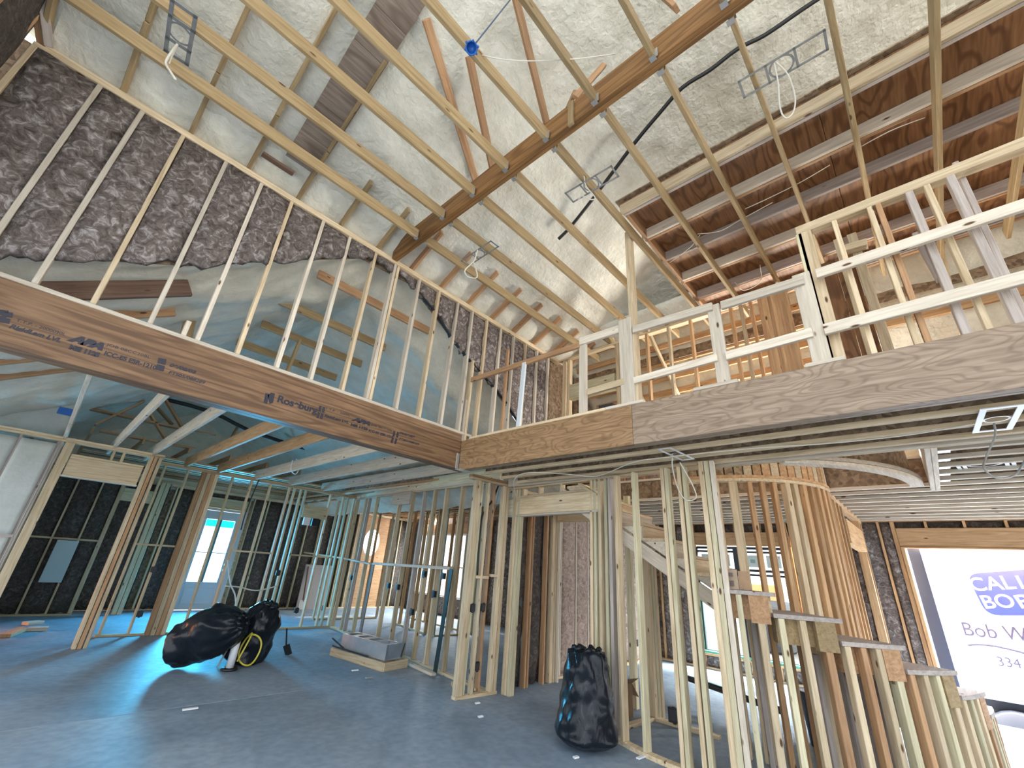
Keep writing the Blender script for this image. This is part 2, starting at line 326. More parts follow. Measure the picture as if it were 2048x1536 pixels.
# ---------------- generic framing
def studs(parent, pts, z0, z1, along, d=0.089, mat=PINE, t=T):
    a = Vector((along[0], along[1], 0)).normalized()
    for p in pts:
        zz0, zz1 = (z0, z1) if len(p) < 4 else (p[2], p[3])
        m = mat if not isinstance(mat, (list, tuple)) else random.choice(mat)
        j = Vector((random.uniform(-1, 1), random.uniform(-1, 1), 0)) * 0.006
        bar('stud', Vector((p[0], p[1], zz0)), Vector((p[0], p[1], zz1)) + j, t, d, m, parent, up=(-a.y, a.x, 0))
def plate(parent, a, b, z, d=0.089, mat=PINE, name='top_plate', h=T): return bar(name, (a[0], a[1], z + h / 2), (b[0], b[1], z + h / 2), d, h, mat, parent)
def lerp2(a, b, t): return (a[0] + (b[0] - a[0]) * t, a[1] + (b[1] - a[1]) * t)
def batt(parent, a, b, zl, zh, n, mat=BATT, bulge=0.035, rag=0.03, nu=6, nv=14, thick=0.06):
    """a piece of glass wool between a and b (plan), zl may be a function of the share along a-b"""
    a = Vector((a[0], a[1], 0)); b = Vector((b[0], b[1], 0)); n = Vector((n[0], n[1], 0)).normalized(); sd = random.uniform(0, 50)
    def f(s, t):
        lo = zl(s) if callable(zl) else zl
        lo += rag * nz(Vector((s * 2, 0, 0)), 2.0, sd) * 2
        p = a.lerp(b, s); z = lo + (zh - lo) * t
        k = bulge * (4 * s * (1 - s)) ** 0.5 * min(1, 6 * t, 6 * (1 - t) + .3) + 0.028 * nz(Vector((p.x, p.y, z)), 3.1, sd) + 0.02 * nz(Vector((p.x, p.y, z)), 8.0, sd)
        return p + n * k + Vector((0, 0, z))
    return sheet('batt', f, nu, nv, mat, parent, thick=-n * thick)
def foam_sheet(name, p00, p10, p01, p11, nu, nv, amp, mat, parent, rid=None, thick=0.1, sd=1.0, quilt=0.0, nq=1):
    p00, p10, p01, p11 = map(Vector, (p00, p10, p01, p11)); n = (p10 - p00).cross(p01 - p00).normalized()
    if n.z > 0 : n = -n
    def f(s, t):
        p = p00.lerp(p10, s).lerp(p01.lerp(p11, s), t)
        k = amp * (nz(p, 1.1, sd) + 0.5 * nz(p, 3.0, sd) + 0.25 * nz(p, 7.0, sd))
        if quilt: k += quilt * abs(math.sin(math.pi * s * nq))
        return p + n * k
    return sheet(name, f, nu, nv, mat, parent, thick=-n * thick)

# ---------------- upper left wall: studs on the left beam, glass wool above the lower roof
LY, LZ0, LZ1 = 4.65, 3.378, 5.41
GP = [(-3, 3.2), (-0.84, 3.50), (-0.2, 3.89), (0.22, 4.08), (0.93, 4.61), (1.31, 4.93), (1.92, 5.30), (2.45, 5.33), (2.73, 5.22), (3.18, 5.0), (3.48, 4.72), (4.59, 4.22), (5.2, 3.77), (5.45, 3.30), (7, 3.30)]
def gz(x):
    for (x0, z0), (x1, z1) in zip(GP, GP[1:]):
        if x <= x1: return z0 + (z1 - z0) * (x - x0) / (x1 - x0)
    return 3.3
wl = struct('wall_left', (1.5, LY, LZ0))
sx = [ony(u, v, LY).x for u, v in ((-40, 512), (75, 555), (190, 598), (305, 636), (400, 668), (478, 700), (557, 727), (625, 751), (688, 773), (736, 792), (795, 811), (841, 826), (884, 841))]
sx += [sx[-1] + 0.33 * k for k in range(1, 9)]
sx = [-1.34] + [x for x in sx if x < 6.0]
for x0_, x1_ in ((-3.0, -2.2), (-2.2, -1.4), (-1.4, -.6), (-.6, .2), (.2, 1.0), (1.0, 1.8), (1.8, 2.6), (2.6, 3.4), (3.4, 4.2), (4.2, 5.0), (5.0, 5.8), (5.8, 6.6)):
    prism('sheathing', [(x0_, LY + .115, gz(x0_) + .05), (x1_, LY + .115, gz(x1_) + .05), (x1_, LY + .115, 5.5), (x0_, LY + .115, 5.5)], (0, 1, 0), .012, OSBD, wl)
for i, x in enumerate(sx):
    m = PINEW if i % 3 else PINE
    bar('stud', (x, LY + .045, LZ0), (x + random.uniform(-.01, .01), LY + .045, LZ1), T, 0.089, m, wl, up=(0, 1, 0))
bar('stud', (sx[10] + .042, LY + .045, LZ0), (sx[10] + .042, LY + .045, LZ1), T, 0.089, PINE, wl, up=(0, 1, 0))
for i in range(len(sx) - 1):
    a, b = sx[i] + .02, sx[i + 1] - .02
    lo = lambda s, a=a, b=b: gz(a + (b - a) * s)
    if LZ1 - gz((a + b) / 2) > 0.06:
        front = LY + (0.02 if b < 2.4 else 0.05)
        batt(wl, (a, front), (b, front), lo, LZ1 - .005, (0, -1), BATT, bulge=0.03 if b < 2.4 else 0.02, rag=0.05, thick=0.05)
    # black scrim at the cut edge right of the ridge
    if 2.6 < a < 5.3: bar('netting', (a, LY + .06, gz(a) + .0), (b, LY + .06, gz(b)), 0.05, 0.02, BLACK, wl)
box('bottom_plate', -3, 3.98, LY, LY + .09, LZ0 - T, LZ0, PINEW, wl)
box('top_plate', -1.36, 6.1, LY - .004, LY + .09, LZ1, LZ1 + T, PINE, wl); box('top_plate', -1.3, 6.1, LY, LY + .09, LZ1 + T + .002, LZ1 + 2 * T, PINE, wl)
box('cripple', sx[5] - .13, sx[5] - .09, LY + .02, LY + .1, LZ0, LZ0 + .16, PINEW, wl)

# ---------------- outer wall at the far left, only its upper corner shows
wo = struct('wall_outer', (-1.36, 4.6, 3.0))
for y in (4.5, 3.95, 3.4): bar('stud', (-1.42, y, 2.9), (-1.42, y, 6.6), T, 0.089, PINER, wo, up=(1, 0, 0))
for y0, y1 in ((3.97, 4.66), (3.42, 3.93)): batt(wo, (-1.40, y1), (-1.40, y0), 2.9, 6.55, (1, 0), BATTD, thick=0.1)
for du_, m in ((0, GREY), (-14, PINER)):
    p0 = onz(98 + du_, 92, 5.50); p1 = onplane(84 + du_, -12, (0, 4.75, 5.60 - .07), (0, .43, 1)); bar('corner_post', p0, p1, .06, .09, m, wo, up=(0, 1, 0.3))

# ---------------- roof over the hall: sprayed foam, rafters, ceiling joists, attic deck
CE = struct('ceiling', (2.2, 1.0, 5.45))
RS, RZ = 0.43, 5.60
def rz(y): return RZ + RS * (4.75 - y)
foam_sheet('foam', (-1.5, 4.78, rz(4.78)), (6.9, 4.78, rz(4.78)), (-1.5, -4.2, rz(-4.2)), (6.9, -4.2, rz(-4.2)), 150, 150, 0.055, FOAM, CE, thick=0.14, sd=3)
# eave roll of foam above the plate, one billow between each two rafters
rx = [-1.34 + 0.552 * k for k in range(15)]
def eave(s, t):
    x = -1.3 + 7.9 * s; ph = ((x + 1.34) / 0.552) % 1.0
    y = 4.80 - 0.42 * t; z = 5.495 + 0.30 * t ** 0.8
    k = 0.05 * math.sin(math.pi * ph) ** .6 * math.sin(math.pi * min(1, t * 1.1))
    q = Vector((x, y, z)); k += 0.035 * nz(q, 4, 2) + .02 * nz(q, 9, 5)
    return q + Vector((0, -0.7, -0.7)) * k
sheet('foam_eave', eave, 150, 12, FOAMW, CE)
for i, x in enumerate(rx):
    if x < 6.8:
        e = 0.03 if x < 2.0 else 0.055
        yhi = 1.0 if x < 0.9 else 4.05
        for (ya, yb, off) in ((4.74, 4.05, e),) + (((4.05, 2.2 if i % 2 else 3.0, 0.012),) if x < 1.1 else ()):
            bar('rafter', (x, ya, rz(ya) - off - .05), (x, yb, rz(yb) - off + (.06 if x >= 2 else .0) - .05), T, 0.12, JOIST if x < 2 else PINER, CE)
# strip of bare decking between two rafters and a loose offcut
a, b = 0.55, 0.90
for k in range(6):
    y0 = 4.36 - k * 0.33; y1 = y0 - 0.325
    prism('deck_strip', [(a, y0, rz(y0) - .075), (b, y0, rz(y0) - .075), (b, y1, rz(y1) - .075), (a, y1, rz(y1) - .075)], (0, 0, 1), 0.02, PLYG, CE)
bar('offcut', (0.36, 4.47, rz(4.47) - .10), (0.70, 4.47, rz(4.47) - .10), 0.07, 0.03, DARKW, CE)
# ceiling joists, left of the ridge beam and right of it
JZ, JH = 5.45, 0.14
jy = [4.03, 3.49, 2.945, 2.425, 1.88, 1.325, 0.775, 0.23, -0.32, -0.87, -1.42]
for i, y in enumerate(jy):
    jl = bar('joist', (-1.42, y, JZ + JH / 2), (2.162, y, JZ + JH / 2), T, JH, JOIST, CE)
    jr = bar('joist', (2.258, y - .01, JZ + JH / 2), (6.5, y - .01, JZ + JH / 2), T, JH, JOIST, CE)
    for x, s, jo in ((2.14, -1, jl), (2.28, 1, jr)):
        bar('joist_hanger', (x, y - .026, JZ - .004), (x, y + .026, JZ - .004), 0.045, 0.004, STEEL, jo, c=0)
        bar('joist_hanger', (x + .0 * s, y - .023, JZ - .002), (x, y - .023, JZ + .10), 0.04, 0.003, STEEL, jo, up=(1, 0, 0), c=0)
# attic deck joists and plywood
DX = [3.57 + 0.555 * k for k in range(6)]
DZ = JZ + JH + .012
for i, x in enumerate(DX):
    bar('deck_joist', (x, 1.87, DZ + .07), (x, -4.1, DZ + .07), T, JH, PINE if i == 0 else (PINEW if i in (1, 3) else GREY), CE)
    if i != 2: bar('deck_joist', (x + .043, 1.85, DZ + .07), (x + .043, -4.1, DZ + .07), T, JH, GREY if i == 0 else PINER, CE)
for k in range(3): box('deck_panel', 3.55, 6.6, 1.87 - 2.0 * (k + 1) + .004, 1.87 - 2.0 * k, DZ + .142, DZ + .16, PLY, CE)
box('deck_backing', 3.5, 6.95, -4.2, 1.9, DZ + .165, DZ + .18, OSBD, CE, c=0)
prism('gable_sheathing', [(6.92, 4.9, 3.3), (6.92, 4.9, 5.6), (6.92, -4.2, 9.5), (6.92, -4.2, 5.3), (6.92, 4.8, 5.3)], (1, 0, 0), .015, OSBD, CE)
box('blocking', 3.62, 6.4, 1.80, 1.84, DZ, DZ + .14, PINER, CE)
# struts from the roof down to the ridge beam
for (u0, v0), (u1, v1), yy in (((852, 38), (948, 350), None), ((938, 112), (985, 335), None), ((1030, -10), (1088, 225), None), ((1300, -30), (1345, 10), None)):
    p0 = onplane(u0, v0, (0, 4.75, RZ - .12), (0, RS, 1)); p1 = onx(u1, v1, 2.36)
    d = (p1 - p0); bar('strut', p0, p1 + d.normalized() * 0.12, T, 0.085, PINER, CE, up=(1, 0, 0.2))
for (u0, v0), (u1, v1) in (((1208, 130), (1150, 195)), ((1120, 250), (1150, 185))):
    p0 = onplane(u0, v0, (0, 4.75, RZ - .2), (0, RS, 1)); p1 = onx(u1, v1, 2.32); bar('strut', p0, p1, T, 0.06, PINER, CE)

# ---------------- ridge beam
CB = thing('lvl_beam', (2.21, 1.0, JZ), 'dark brown laminated ridge beam overhead carrying the joist hangers', 'beam')
bar('ply', (2.187, 4.64, JZ + .15), (2.187, -4.1, JZ + .15), 0.045, 0.30, LVLC, CB); bar('ply', (2.233, 4.64, JZ + .147), (2.233, -4.1, JZ + .147), 0.045, 0.294, LVLC, CB)
p = onx(1142, 205, 2.15); q = onx(1142, 250, 2.15)
tag(bar('wood_block', p, q, 0.06, 0.03, JOIST, None, up=(1, 0, 0)), 'short pale block of wood nailed to the side of the ridge beam', 'wood block')

# ---------------- left beam with its stamps
LB = thing('lvl_beam', (0, LY, 2.84), 'long brown laminated beam under the left stud wall, stamped with black lettering', 'beam')
LBP = bar('ply', (-3, LY + .045, 3.09), (3.80, LY + .045, 3.09), 0.09, 0.50, LVL, LB); bar('ply', (-3, LY + .136, 3.09), (3.98, LY + .136, 3.09), 0.09, 0.50, LVL, LB)
def letters(name, txt, loc, xdir, ndir, h, mat, parent, sx=1.0, shear=0.0, bold=0.0, ext=0.0008):
    cu = bpy.data.curves.new(name, 'FONT'); cu.body = txt; cu.size = h / 0.72; cu.extrude = ext; cu.shear = shear; cu.offset = bold
    t = bpy.data.objects.new('tmp', cu); COL.objects.link(t); bpy.context.view_layer.update()
    me = bpy.data.meshes.new_from_object(t.evaluated_get(bpy.context.evaluated_depsgraph_get())); bpy.data.objects.remove(t)
    me.materials.clear(); me.materials.append(mat)
    x = Vector(xdir).normalized(); n = Vector(ndir).normalized(); y = n.cross(x)
    mw = Matrix(((x.x * sx, y.x, n.x, loc[0]), (x.y * sx, y.y, n.y, loc[1]), (x.z * sx, y.z, n.z, loc[2]), (0, 0, 0, 1)))
    return obj(name, me, mat, mw, parent)
FY = LY - .0012
def stamp(txt, u, v, h, u2, sh=0.0, bold=0.0):
    p = ony(u, v, FY); q = ony(u2, v + 0.3 * (u2 - u), FY)
    o = letters('lettering', txt, (p.x, FY, p.z), (1, 0, 0), (0, -1, 0), h, INK, LBP, 1.0, sh, bold)
    w = max(1e-3, o.data.vertices and max(v_.co.x for v_ in o.data.vertices)); s = (q.x - p.x) / w
    o.data.transform(Matrix.Diagonal((s, 1, 1, 1))); return o
stamp('Roseburg', 553, 803, 0.075, 634, 0, 0.004)
stamp('T.T.P. - 2000090L', 31, 642, 0.024, 130); stamp('RigidLam LVL', 17, 655, 0.034, 120, 0.2, .002)
stamp('APA', 140, 681, 0.055, 205, 0.35, 0.008); stamp('Mill 1125', 137, 697, 0.036, 197, 0, .004)
stamp('JOB 08CC20BL', 213, 691, 0.024, 300); stamp('ICC-ES ESR-1210', 207, 709, 0.036, 311, 0, .002)
stamp('09/08/03', 338, 732, 0.03, 391, .2, .002); stamp('FTS05/088289', 336, 747, 0.03, 409, .1, .001)
stamp('T.T.P. - 2000L', 650, 818, 0.024, 700); stamp('RigidLam LVL', 648, 833, 0.03, 697, 0.2, .002)
stamp('APA', 705, 841, 0.045, 740, .35, .006); stamp('Mill 1125', 701, 851, 0.03, 735, 0, .003); stamp('JOB 08CC20BL', 742, 851, 0.022, 786); stamp('ICC-ES ESR-1210', 737, 863, 0.03, 786, 0, .002)
stamp('09/08/03', 798, 867, 0.028, 829, .2, .002); stamp('FTS05/088289', 798, 879, 0.028, 838, .1, .001)
def mark(u0, v0, u1, v1, w): 
    p, q = ony(u0, v0, FY), ony(u1, v1, FY); bar('stamp_mark', p, q, 0.003, w, INK, LBP, up=(1, 0, 0), c=0)
for x0, y0 in ((318, 716), (326, 718), (638, 812), (645, 814), (786, 862), (793, 864)):
    mark(x0 + 3, y0, x0 + 1, y0 + 11, .028); mark(x0 - 0, y0 + 13, x0 - 3, y0 + 24, .028)
for x0, y0 in ((4, 620), (13, 624)): mark(x0 + 3, y0, x0 + 1, y0 + 10, .05); mark(x0 - 2, y0 + 12, x0 - 5, y0 + 22, .05)
# logo of the stamp: a dark square split by a white N
for a, b, c, d in (((531, 786), (539, 788), (534, 808), (527, 805)), ((541, 785), (550, 787), (546, 806), (541, 800)), ((535, 790), (541, 787), (545, 806), (539, 808))):
    prism('stamp_logo', [ony(*q_, FY) for q_ in (a, b, c, d)], (0, -1, 0), 0.001, INK, LBP)

# ---------------- right beam
RX = 3.80
RB = thing('lvl_beam', (RX, 1, 2.82), 'figured brown laminated beam along the loft edge below the guard rail', 'beam')
bar('ply', (RX + .022, LY - .002, 3.03), (RX + .022, 1.97, 3.03), 0.044, 0.425, LVLR2, RB); bar('ply', (RX + .022, 1.967, 3.03), (RX + .022, -4, 3.03), 0.044, 0.425, LVLR, RB)
for k in (1, 2): bar('ply', (RX + .022 + .045 * k, LY - .002, 3.03), (RX + .022 + .045 * k, -4, 3.03), 0.044, 0.42, LVLR, RB)
bar('hanger', (RX - .035, LY - .006, 2.83), (RX - .035, LY - .006, 3.05), 0.05, 0.008, STEEL, RB, up=(0, 1, 0)); bar('hanger', (RX - .06, LY - .06, 2.816), (RX + .14, LY - .06, 2.816), 0.12, 0.006, STEEL, RB)

# ---------------- vault of the next room, seen through the studs and under the left beam
NV = struct('ceiling_vault', (2.25, 8.0, 3.1))
def apex(y): return 5.40 - 0.16 * min(1.0, max(0, y - 4.9) / .6)
def vault(side):
    x1, sl = (-1.9, 0.60) if side < 0 else (6.6, 0.55)
    def f(s, t):
        y = 4.79 + (t ** 1.8) * 10.5; x = 2.25 + (x1 - 2.25) * (s * 1.04 - .04)
        z = apex(y) - sl * abs(x - 2.25); q_ = min(1.0, max(0.0, (y - 4.8) / .7)); q_ = q_ * q_ * (3 - 2 * q_); z = (gz(x) + .14) * (1 - q_) + z * q_ if -1.7 < x < 5.4 else z
        p = Vector((x, y, z)); k = 0.07 * nz(p, 0.9, 4) + 0.05 * nz(p, 2.6, 7) + .02 * nz(p, 7, 1)
        return p + Vector((0.5 * (1 if side < 0 else -1), 0, -0.85)) * (k + 0.06 * abs(math.sin(y * math.pi / 0.72)) * s)
    return f
foam_l = sheet('foam', vault(-1), 60, 90, FOAMW, NV); foam_r = sheet('foam', vault(1), 60, 90, FOAMW, NV)
foam_sheet('foam_gable', (-1.7, 15.25, 3.0), (6.6, 15.25, 3.0), (-1.7, 15.25, 5.4), (6.6, 15.25, 5.4), 20, 10, 0.05, FOAMW, NV)
foam_sheet('foam_gable', (-1.7, 10.7, 3.1), (-0.12, 10.7, 3.1), (-1.7, 10.7, 4.3), (-0.12, 10.7, 4.3), 14, 8, 0.03, FOAMG, NV)
for (a, b), y in ((((681, 568), (825, 648)), 4.97), (((600, 620), (737, 680)), 5.7), (((565, 665), (690, 715)), 6.45), (((515, 697), (640, 745)), 7.2)):
    p, q = ony(*a, y), ony(*b, y); z = (p.z + q.z) / 2
    bar('collar_tie', (p.x - .3, y, z), (q.x + .3, y, z), T, 0.12, PINER if y < 5.2 else JOIST, NV)
p0 = ony(600, 680, 6.4); bar('web', p0, (p0.x - .1, 6.4, 3.35), T, .08, JOIST, NV, up=(0, 1, 0))
PL = (2.25, 8, 5.27 - .06); NL = (-0.62, 0, 1)
for y_, x1_, m in ((5.12, .30, DARKW), (5.75, .28, PINER), (6.4, .1, PINER), (7.1, 0, PINER), (7.8, .3, PINER)):
    zf = lambda x: 5.24 - .60 * (2.25 - x) - .05
    bar('rafter', (-1.85, y_, zf(-1.85)), (x1_, y_, zf(x1_) + .05), T * 1.4, 0.17, m, NV)
p, q = ony(392, 590, 6.2), ony(368, 690, 6.2); bar('post', p, q, .12, .09, JOIST, NV, up=(0, 1, 0))
# joists of the next room
for x in (-0.10, 0.55, 1.12, 1.80, 2.42, 3.2, 3.97, 4.80, 5.35):
    bar('joist', (x, 4.87, 3.10 + .105), (x, 11.3, 3.10 + .105), T * 1.15, 0.21, PINEO if 1.5 < x < 3 else PINEW, NV)
for i in range(14): bar('strapping', (0.2 if i < 9 else .5, 11.5 + .26 * i, 3.26), (5.6, 11.5 + .26 * i, 3.26), 0.13, 0.035, (PINER, JOIST, DARKW)[i % 3], NV)
for x in (-.6, .2, 1.0, 1.8, 2.6, 3.4, 4.2): bar('rafter', (x, 11.4, 3.5), (x, 15.1, 3.5), T, .14, PINER, NV)
for a, b in (((160, 812), (283, 772)), ((190, 850), (288, 803)), ((292, 815), (335, 885)), ((322, 785), (372, 868)), ((165, 815), (430, 872)), ((200, 862), (390, 898))):
    bar('truss_web', ony(*a, 11.5), ony(*b, 11.5), T, 0.17, PINER, NV, up=(0, 1, 0))
for a, b in (((300, 800), (345, 850)), ((460, 880), (478, 850)), ((560, 880), (575, 905)), ((640, 880), (650, 920))): bar('truss_web', ony(*a, 11.9), ony(*b, 11.9), T, 0.16, JOIST, NV, up=(0, 1, 0))

# ---------------- left lower walls
w1 = struct('wall_back_left', (0, 10.3, 0))
bx = sorted([ony(118, 885, 10.3).x, ony(35, 885, 10.3).x]); edges = [-1.7, bx[0] - .55, bx[0], bx[1], -0.10]
for i in range(4):
    a, b = edges[i] + .015, edges[i + 1] - .015
    for z0, z1 in ((0.05, 1.53), (1.57, 3.0)):
        foam_sheet('foam_panel', (a, 10.3, z0), (b, 10.3, z0), (a, 10.3, z1), (b, 10.3, z1), 8, 14, 0.012, FOAMG, w1, thick=0.08, sd=i)
    bar('stud', (edges[i + 1], 10.36, 0.04), (edges[i + 1], 10.36, 3.05), T, .089, GREY, w1, up=(0, 1, 0))
box('fire_block', -1.7, -.12, 10.31, 10.39, 1.53, 1.57, GREY, w1, c=0); box('bottom_plate', -1.7, -.06, 10.3, 10.39, 0, T, PINE, w1)
box('top_plate', -1.7, 1.3, 10.3, 10.42, 3.05, 3.09, PINE, w1); box('top_plate', -1.7, 1.3, 10.3, 10.42, 3.092, 3.13, PINE, w1)
bar('jamb', (0.0, 10.33, 0), (0.0, 10.33, 3.05), .12, .12, PINE, w1, up=(0, 1, 0))
box('header', 0.07, 1.05, 10.29, 10.42, 2.53, 2.84, PINE, w1); box('trim_strip', 0.06, 1.06, 10.27, 10.42, 2.505, 2.528, PINEW, w1, c=0)
box('sill', 0.07, 1.05, 10.29, 10.42, 2.842, 2.88, PINE, w1)
for x in (.58, .72): bar('cripple', (x, 10.35, 2.88), (x, 10.35, 3.05), T, .1, PINE, w1, up=(0, 1, 0))
for k, x in enumerate((1.10, 1.16, 1.23)): bar('post', (x, 10.22 + .006 * k, 0), (x, 10.22, 3.05), .052, .14, PINE if k != 1 else PINER, w1, up=(0, 1, 0))

w2 = struct('wall_back', (3.5, 11.2, 0))
studs(w2, [(x, 11.25) for x in (1.48, 1.89, 2.74, 3.14, 3.56, 3.99, 4.12, 4.28, 4.40, 5.05, 5.42, 5.54, 5.72)], T, 3.06, (1, 0), mat=(PINE, PINEG, PINEG))
for x, m in ((2.17, PINER), (2.25, PINE), (2.33, PINER), (2.41, PINE)): bar('post', (x, 11.22, 0), (x, 11.22, 3.06), .075, .12, m, w2, up=(0, 1, 0))
box('bottom_plate', 1.42, 5.78, 11.2, 11.29, 0, T, PINE, w2); box('top_plate', 1.3, 5.78, 11.2, 11.29, 3.06, 3.1, PINE, w2); box('top_plate', 1.3, 5.78, 11.2, 11.29, 3.102, 3.14, PINE, w2)
for a, b in ((1.50, 1.87), (1.91, 2.12), (3.16, 3.54), (3.58, 3.97), (4.42, 5.03), (5.07, 5.40)): box('fire_block', a, b, 11.21, 11.28, 1.54, 1.575, PINE, w2)
box('header', 4.44, 5.03, 11.21, 11.29, 2.42, 2.72, PINEG, w2)
# far wall with the bright door
w3 = struct('wall_far', (4, 15.2, 0))
for x in (2.45, 2.9, 3.03, 4.36, 4.48, 4.9, 5.35, 5.8, 6.25, 6.7, 7.15, 7.6, 8.05, 9.4, 9.85, 10.3): bar('stud', (x, 15.18, 0.04), (x, 15.18, 3.06), T, .12, PINEG, w3, up=(0, 1, 0))
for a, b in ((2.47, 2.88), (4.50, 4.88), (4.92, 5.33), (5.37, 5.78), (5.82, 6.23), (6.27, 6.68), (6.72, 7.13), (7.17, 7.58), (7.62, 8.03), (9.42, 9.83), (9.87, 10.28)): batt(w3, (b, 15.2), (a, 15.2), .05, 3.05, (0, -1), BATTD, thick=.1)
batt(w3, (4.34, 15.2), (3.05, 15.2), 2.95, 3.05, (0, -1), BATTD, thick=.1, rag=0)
box('top_plate', 2.3, 10.4, 15.12, 15.25, 3.06, 3.14, PINE, w3); box('bottom_plate', 4.34, 10.4, 15.12, 15.25, 0, T, PINE, w3); box('header', 3.05, 4.34, 15.1, 15.24, 2.66, 2.94, PINEG, w3)
vs_, fs = [], []; N_ = 40
for k in range(N_):
    g_ = 2 * math.pi * k / N_; cx_, cz_ = math.cos(g_), math.sin(g_); m_ = max(abs(cx_) / .66, abs(cz_) / .9)
    for y_ in (0, .05): vs_ += [Vector((.34 * cx_, y_, .47 * cz_)), Vector((cx_ / m_, y_, cz_ / m_))]
for k in range(N_):
    i, j = 4 * k, 4 * ((k + 1) % N_); fs += [(i, j, j + 1, i + 1), (i + 3, j + 3, j + 2, i + 2), (i, i + 2, j + 2, j), (i + 1, j + 1, j + 3, i + 3)]
obj('oval_panel', mesh('oval_panel', vs_, fs), PINER, Matrix.Translation((8.72, 15.16, 2.15)), w3)
box('oval_panel', 8.06, 9.38, 15.16, 15.22, 0.04, 1.25, PINER, w3)
for x0, x1, z0, z1 in ((-1.8, 3.1, 0, 3.2), (4.3, 10.5, 0, 1.66), (4.3, 8.3, 1.66, 3.45), (9.16, 10.5, 1.66, 3.45), (8.3, 9.16, 2.64, 3.45), (3.1, 4.3, 2.64, 3.3)): box('sheathing', x0, x1, 15.30, 15.315, z0, z1, OSBD, w3, c=0)
# dark room behind the left opening
w4 = struct('wall_dark_room', (0.5, 14.4, 0))
for x in (-0.55, -.1, 0.42, 0.86, 1.24): bar('stud', (x, 14.4, 0.04), (x, 14.4, 3.05), T if x < 1.2 else .08, .09, PINE, w4, up=(0, 1, 0))
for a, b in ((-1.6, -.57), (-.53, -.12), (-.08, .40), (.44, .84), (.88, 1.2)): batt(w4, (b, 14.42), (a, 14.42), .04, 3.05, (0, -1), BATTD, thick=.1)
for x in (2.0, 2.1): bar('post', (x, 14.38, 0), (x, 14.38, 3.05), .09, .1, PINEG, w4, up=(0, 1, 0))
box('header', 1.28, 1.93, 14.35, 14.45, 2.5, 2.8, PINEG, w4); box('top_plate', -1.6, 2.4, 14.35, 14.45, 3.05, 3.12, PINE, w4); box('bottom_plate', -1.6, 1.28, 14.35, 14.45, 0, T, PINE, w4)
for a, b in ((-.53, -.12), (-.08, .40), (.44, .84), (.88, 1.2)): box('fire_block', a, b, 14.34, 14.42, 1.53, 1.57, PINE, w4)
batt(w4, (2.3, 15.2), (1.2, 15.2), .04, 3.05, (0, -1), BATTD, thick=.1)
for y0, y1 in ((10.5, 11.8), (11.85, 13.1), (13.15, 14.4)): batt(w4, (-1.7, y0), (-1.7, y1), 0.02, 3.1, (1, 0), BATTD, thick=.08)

# ---------------- partition running back from the corner post
PA, PB = Vector((5.752, 11.268, 0)), Vector((5.04, 5.06, 0)); PD = (PB - PA).normalized(); PN = Vector((PD.y, -PD.x, 0))
if PN.x > 0: PN = -PN
w5 = struct('wall_partition', (5.4, 8, 0))
def onpart(u, v, off=0.0): return onplane(u, v, PA + PN * off, PN)
def pt(u): p = onpart(u, 1254.5 + .425 * (u - 656.6)); return (p.x, p.y)
ZP = lambda p: 3.04 - 0.13 * (11.2 - p[1]) / 6.2
ups = [660, 678, 684, 700, 748, 774, 799, 821, 846, 881]
for i, u in enumerate(ups):
    p = pt(u); z = ZP(p); m = (PINE, PINE, GREY, PINEG)[i % 4 if u < 800 else 0]
    bar('stud', (p[0] - PN.x * .045, p[1] - PN.y * .045, T), (p[0] - PN.x * .045, p[1] - PN.y * .045, z), T * 1.15, .089, m, w5, up=PN)
for z, h in ((0, T),): bar('bottom_plate', PA + Vector((0, 0, T / 2)) - PN * .045, PB + Vector((0, 0, T / 2)) - PN * .045, .089, T, PINE, w5)
for k in (0, 1): bar('top_plate', PA - PN * .045 + Vector((0, 0, 3.04 + .02 + k * .04)), PB - PN * .045 + Vector((0, 0, 2.91 + .02 + k * .04)), .089, T, PINEW if k else PINE, w5)
bar('rim_board', PA - PN * .02 + Vector((0, 0, 3.22)), PB - PN * .02 + Vector((0, 0, 3.08)), T, .2, PINEG, w5)
p = pt(738); q = pt(775); bar('header', (p[0], p[1], 2.88), (q[0], q[1], 2.86), .09, .26, PINEW, w5)
p, q = onpart(690, 1117, .03), onpart(742, 1128, .03); bar('fire_block', p, q, .09, .036, PINEW, w5)
bar('fire_block', onpart(610, 1105, -.04), onpart(690, 1117, -.04), .08, .036, PINE, w5)
tag(bar('ledger_board', onpart(748, 1127, .055), onpart(903, 1137, .055), .075, .05, PINEW, None), 'pale board laid across the partition studs at chest height', 'board')
tag(bar('flashing_strip', onpart(870, 1344, .115), onpart(903, 1138, .115), .02, .10, simple('dark_flashing', (0.012, 0.03, 0.032), .4), None, up=PN.cross(Vector((0, 0, 1)))), 'dark green strip leaning upright against the partition studs', 'flashing')
tag(bar('leaning_board', onpart(717, 1284, .10), onpart(747, 1128, .05), .02, .12, DARKW, None, up=PN.cross(Vector((0, 0, 1)))), 'dark brown board leaning against the partition studs', 'board')
tag(bar('floor_board', onpart(806, 1328, .09) * Vector((1, 1, 0)) + Vector((0, 0, .02)) if False else Vector((onz(800, 1322).x, onz(800, 1322).y, .02)), Vector((onz(867, 1352).x, onz(867, 1352).y, .02)), .09, .038, PINEW, None), 'pale board end lying on the slab below the dark green strip', 'board')

